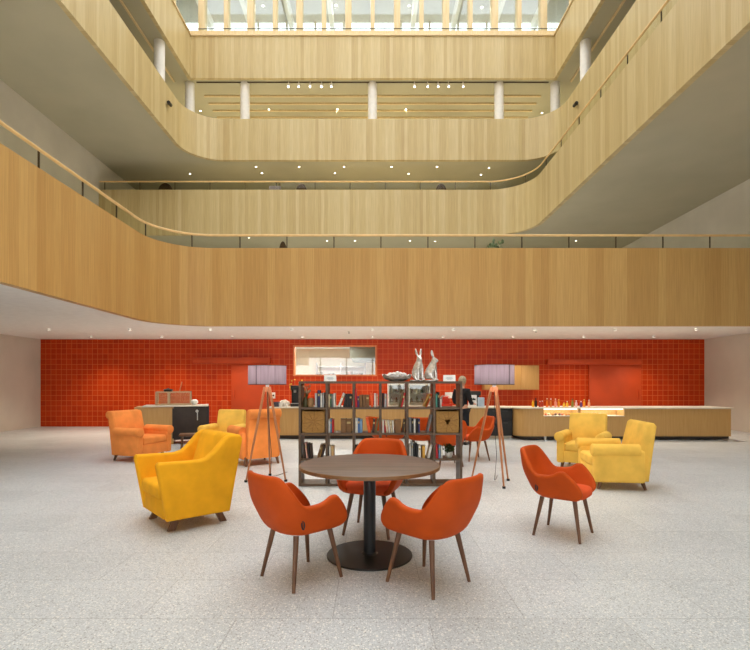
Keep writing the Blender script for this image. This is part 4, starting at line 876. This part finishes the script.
# ------------------------------------------------------------------ person behind the bookshelf
def person():
    t = thing('person', 'person in black clothes standing at the counter right of the bookshelf', 'person', (X_at(462, 11.7), 11.7, 0), A_(52))
    v = [(0, 0, .86, .115)]; e = []
    def add(par, pts):
        for p in pts: v.append(p); e.append((par, len(v)-1)); par = len(v)-1
        return par
    chest = add(0, [(.01, 0, 1.0, .105), (.015, 0, 1.15, .12), (.0, 0, 1.27, .1)])
    neck = add(chest, [(.005, 0, 1.36, .05), (.02, 0, 1.41, .046)]); add(neck, [(.03, 0, 1.48, .082), (.03, 0, 1.55, .08), (.025, 0, 1.585, .05)])
    for s in (-1, 1):
        w = add(chest, [(0, s*.16, 1.28, .055), (-.02, s*.2, 1.1, .043), (.05, s*.215, .99, .038), (.22, s*.17, .98, .028)])
        palm = add(w, [(.28, s*.165, .975, .026)])
        for k in range(4): add(palm, [(.315, s*.165+(k-1.5)*.02, .972, .0095), (.345-.004*abs(k-1.3), s*.165+(k-1.5)*.021, .96, .0085), (.358-.006*abs(k-1.3), s*.165+(k-1.5)*.021, .94, .0075)])
        add(palm, [(.285, s*.165-s*.035, .968, .01), (.315, s*.165-s*.045, .96, .0085)])
        add(0, [(0, s*.09, .8, .085), (.02, s*.1, .48, .06), (0, s*.1, .12, .042), (0, s*.1, .06, .04), (.1, s*.105, .035, .034), (.15, s*.11, .03, .026)])
    bd = skin('body', v, e, M['skin'], t, 2)
    tv = [(0, 0, .84, .135), (.01, 0, 1.0, .13), (.015, 0, 1.15, .14), (0, 0, 1.27, .115), (.004, 0, 1.34, .066)]; te = [(0, 1), (1, 2), (2, 3), (3, 4)]
    for s in (-1, 1):
        n = len(tv); tv += [(0, s*.165, 1.285, .07), (-.02, s*.205, 1.1, .058), (.05, s*.22, .99, .052), (.17, s*.185, .982, .042)]; te += [(3, n), (n, n+1), (n+1, n+2), (n+2, n+3)]
    skin('sweater', tv, te, M['cloth_black'], bd, 2)
    pv = [(0, 0, .86, .132)]; pe = []
    for s in (-1, 1): n = len(pv); pv += [(0, s*.09, .78, .1), (.02, s*.1, .48, .078), (0, s*.1, .1, .062)]; pe += [(0, n), (n, n+1), (n+1, n+2)]
    skin('trousers', pv, pe, plain('dark_trousers', (28, 28, 36), .85), bd, 2)
    for s in (-1, 1): MB().box((.06, s*.105, .035), (.27, .1, .07), bevel=.03, seg=3).build('shoe', M['black'], bd)
    hb = bmesh.new(); bmesh.ops.create_uvsphere(hb, u_segments=20, v_segments=14, radius=.1)
    for q in hb.verts: q.co = Vector((q.co.x*1.02+.018, q.co.y*.94, q.co.z*1.1+1.535))
    bmesh.ops.delete(hb, geom=[q for q in hb.verts if q.co.z < 1.46 or (q.co.x > .075 and q.co.z < 1.585)], context='VERTS'); bmesh.ops.solidify(hb, geom=hb.faces[:], thickness=.012)
    me = bpy.data.meshes.new('hair'); hb.to_mesh(me); hb.free(); me.materials.append(M['hair']); link('hair', me, bd)
    MB().ball((.118, 0, 1.505), .016, (1.2, .8, 1.4), 10).build('nose', M['skin'], bd)
    for s in (-1, 1): MB().ball((.1, s*.032, 1.53), .011, n=8).build('eye', M['white'], bd); MB().ball((.02, s*.088, 1.51), .022, (.6, .35, 1.2), 10).build('ear', M['skin'], bd)
    MB().ball((.106, 0, 1.462), .018, (.5, 1.2, .3), 10).build('mouth', plain('lips', (176, 96, 88), .6), bd)
person()

# ------------------------------------------------------------------ world, lamps, camera
w = bpy.data.worlds.new('sky'); bpy.context.scene.world = w; w.use_nodes = True; nt = w.node_tree; bg = nt.nodes['Background']; bg.inputs[0].default_value = (.95, .98, 1.0, 1); bg.inputs[1].default_value = 2.0
l = bpy.data.lights.new('kitchen_lamp', 'AREA'); l.energy = 85; l.size = 1.7; l.size_y = .7; l.shape = 'RECTANGLE'; l.color = (1, .96, .88); o = bpy.data.objects.new('kitchen_lamp', l); C.objects.link(o); o.parent = kl; o.location = (0, 0, -.08)
cam = bpy.data.cameras.new('camera'); cam.sensor_width = 36; cam.lens = 36*F/750; cam.shift_x = (375-CX)/750; cam.shift_y = (CY-325)/750; cam.clip_end = 200
co = bpy.data.objects.new('camera', cam); C.objects.link(co); co.location = (0, 0, EYE); co.rotation_euler = (PI/2, 0, 0); bpy.context.scene.camera = co
sc = bpy.context.scene; sc.view_settings.view_transform = 'Standard'; sc.view_settings.look = 'None'; sc.view_settings.gamma = 1; sc.view_settings.use_curve_mapping = False; sc.view_settings.exposure = .9
sc.cycles.use_denoising = True; sc.cycles.max_bounces = 8; sc.cycles.diffuse_bounces = 5; sc.cycles.transparent_max_bounces = 16
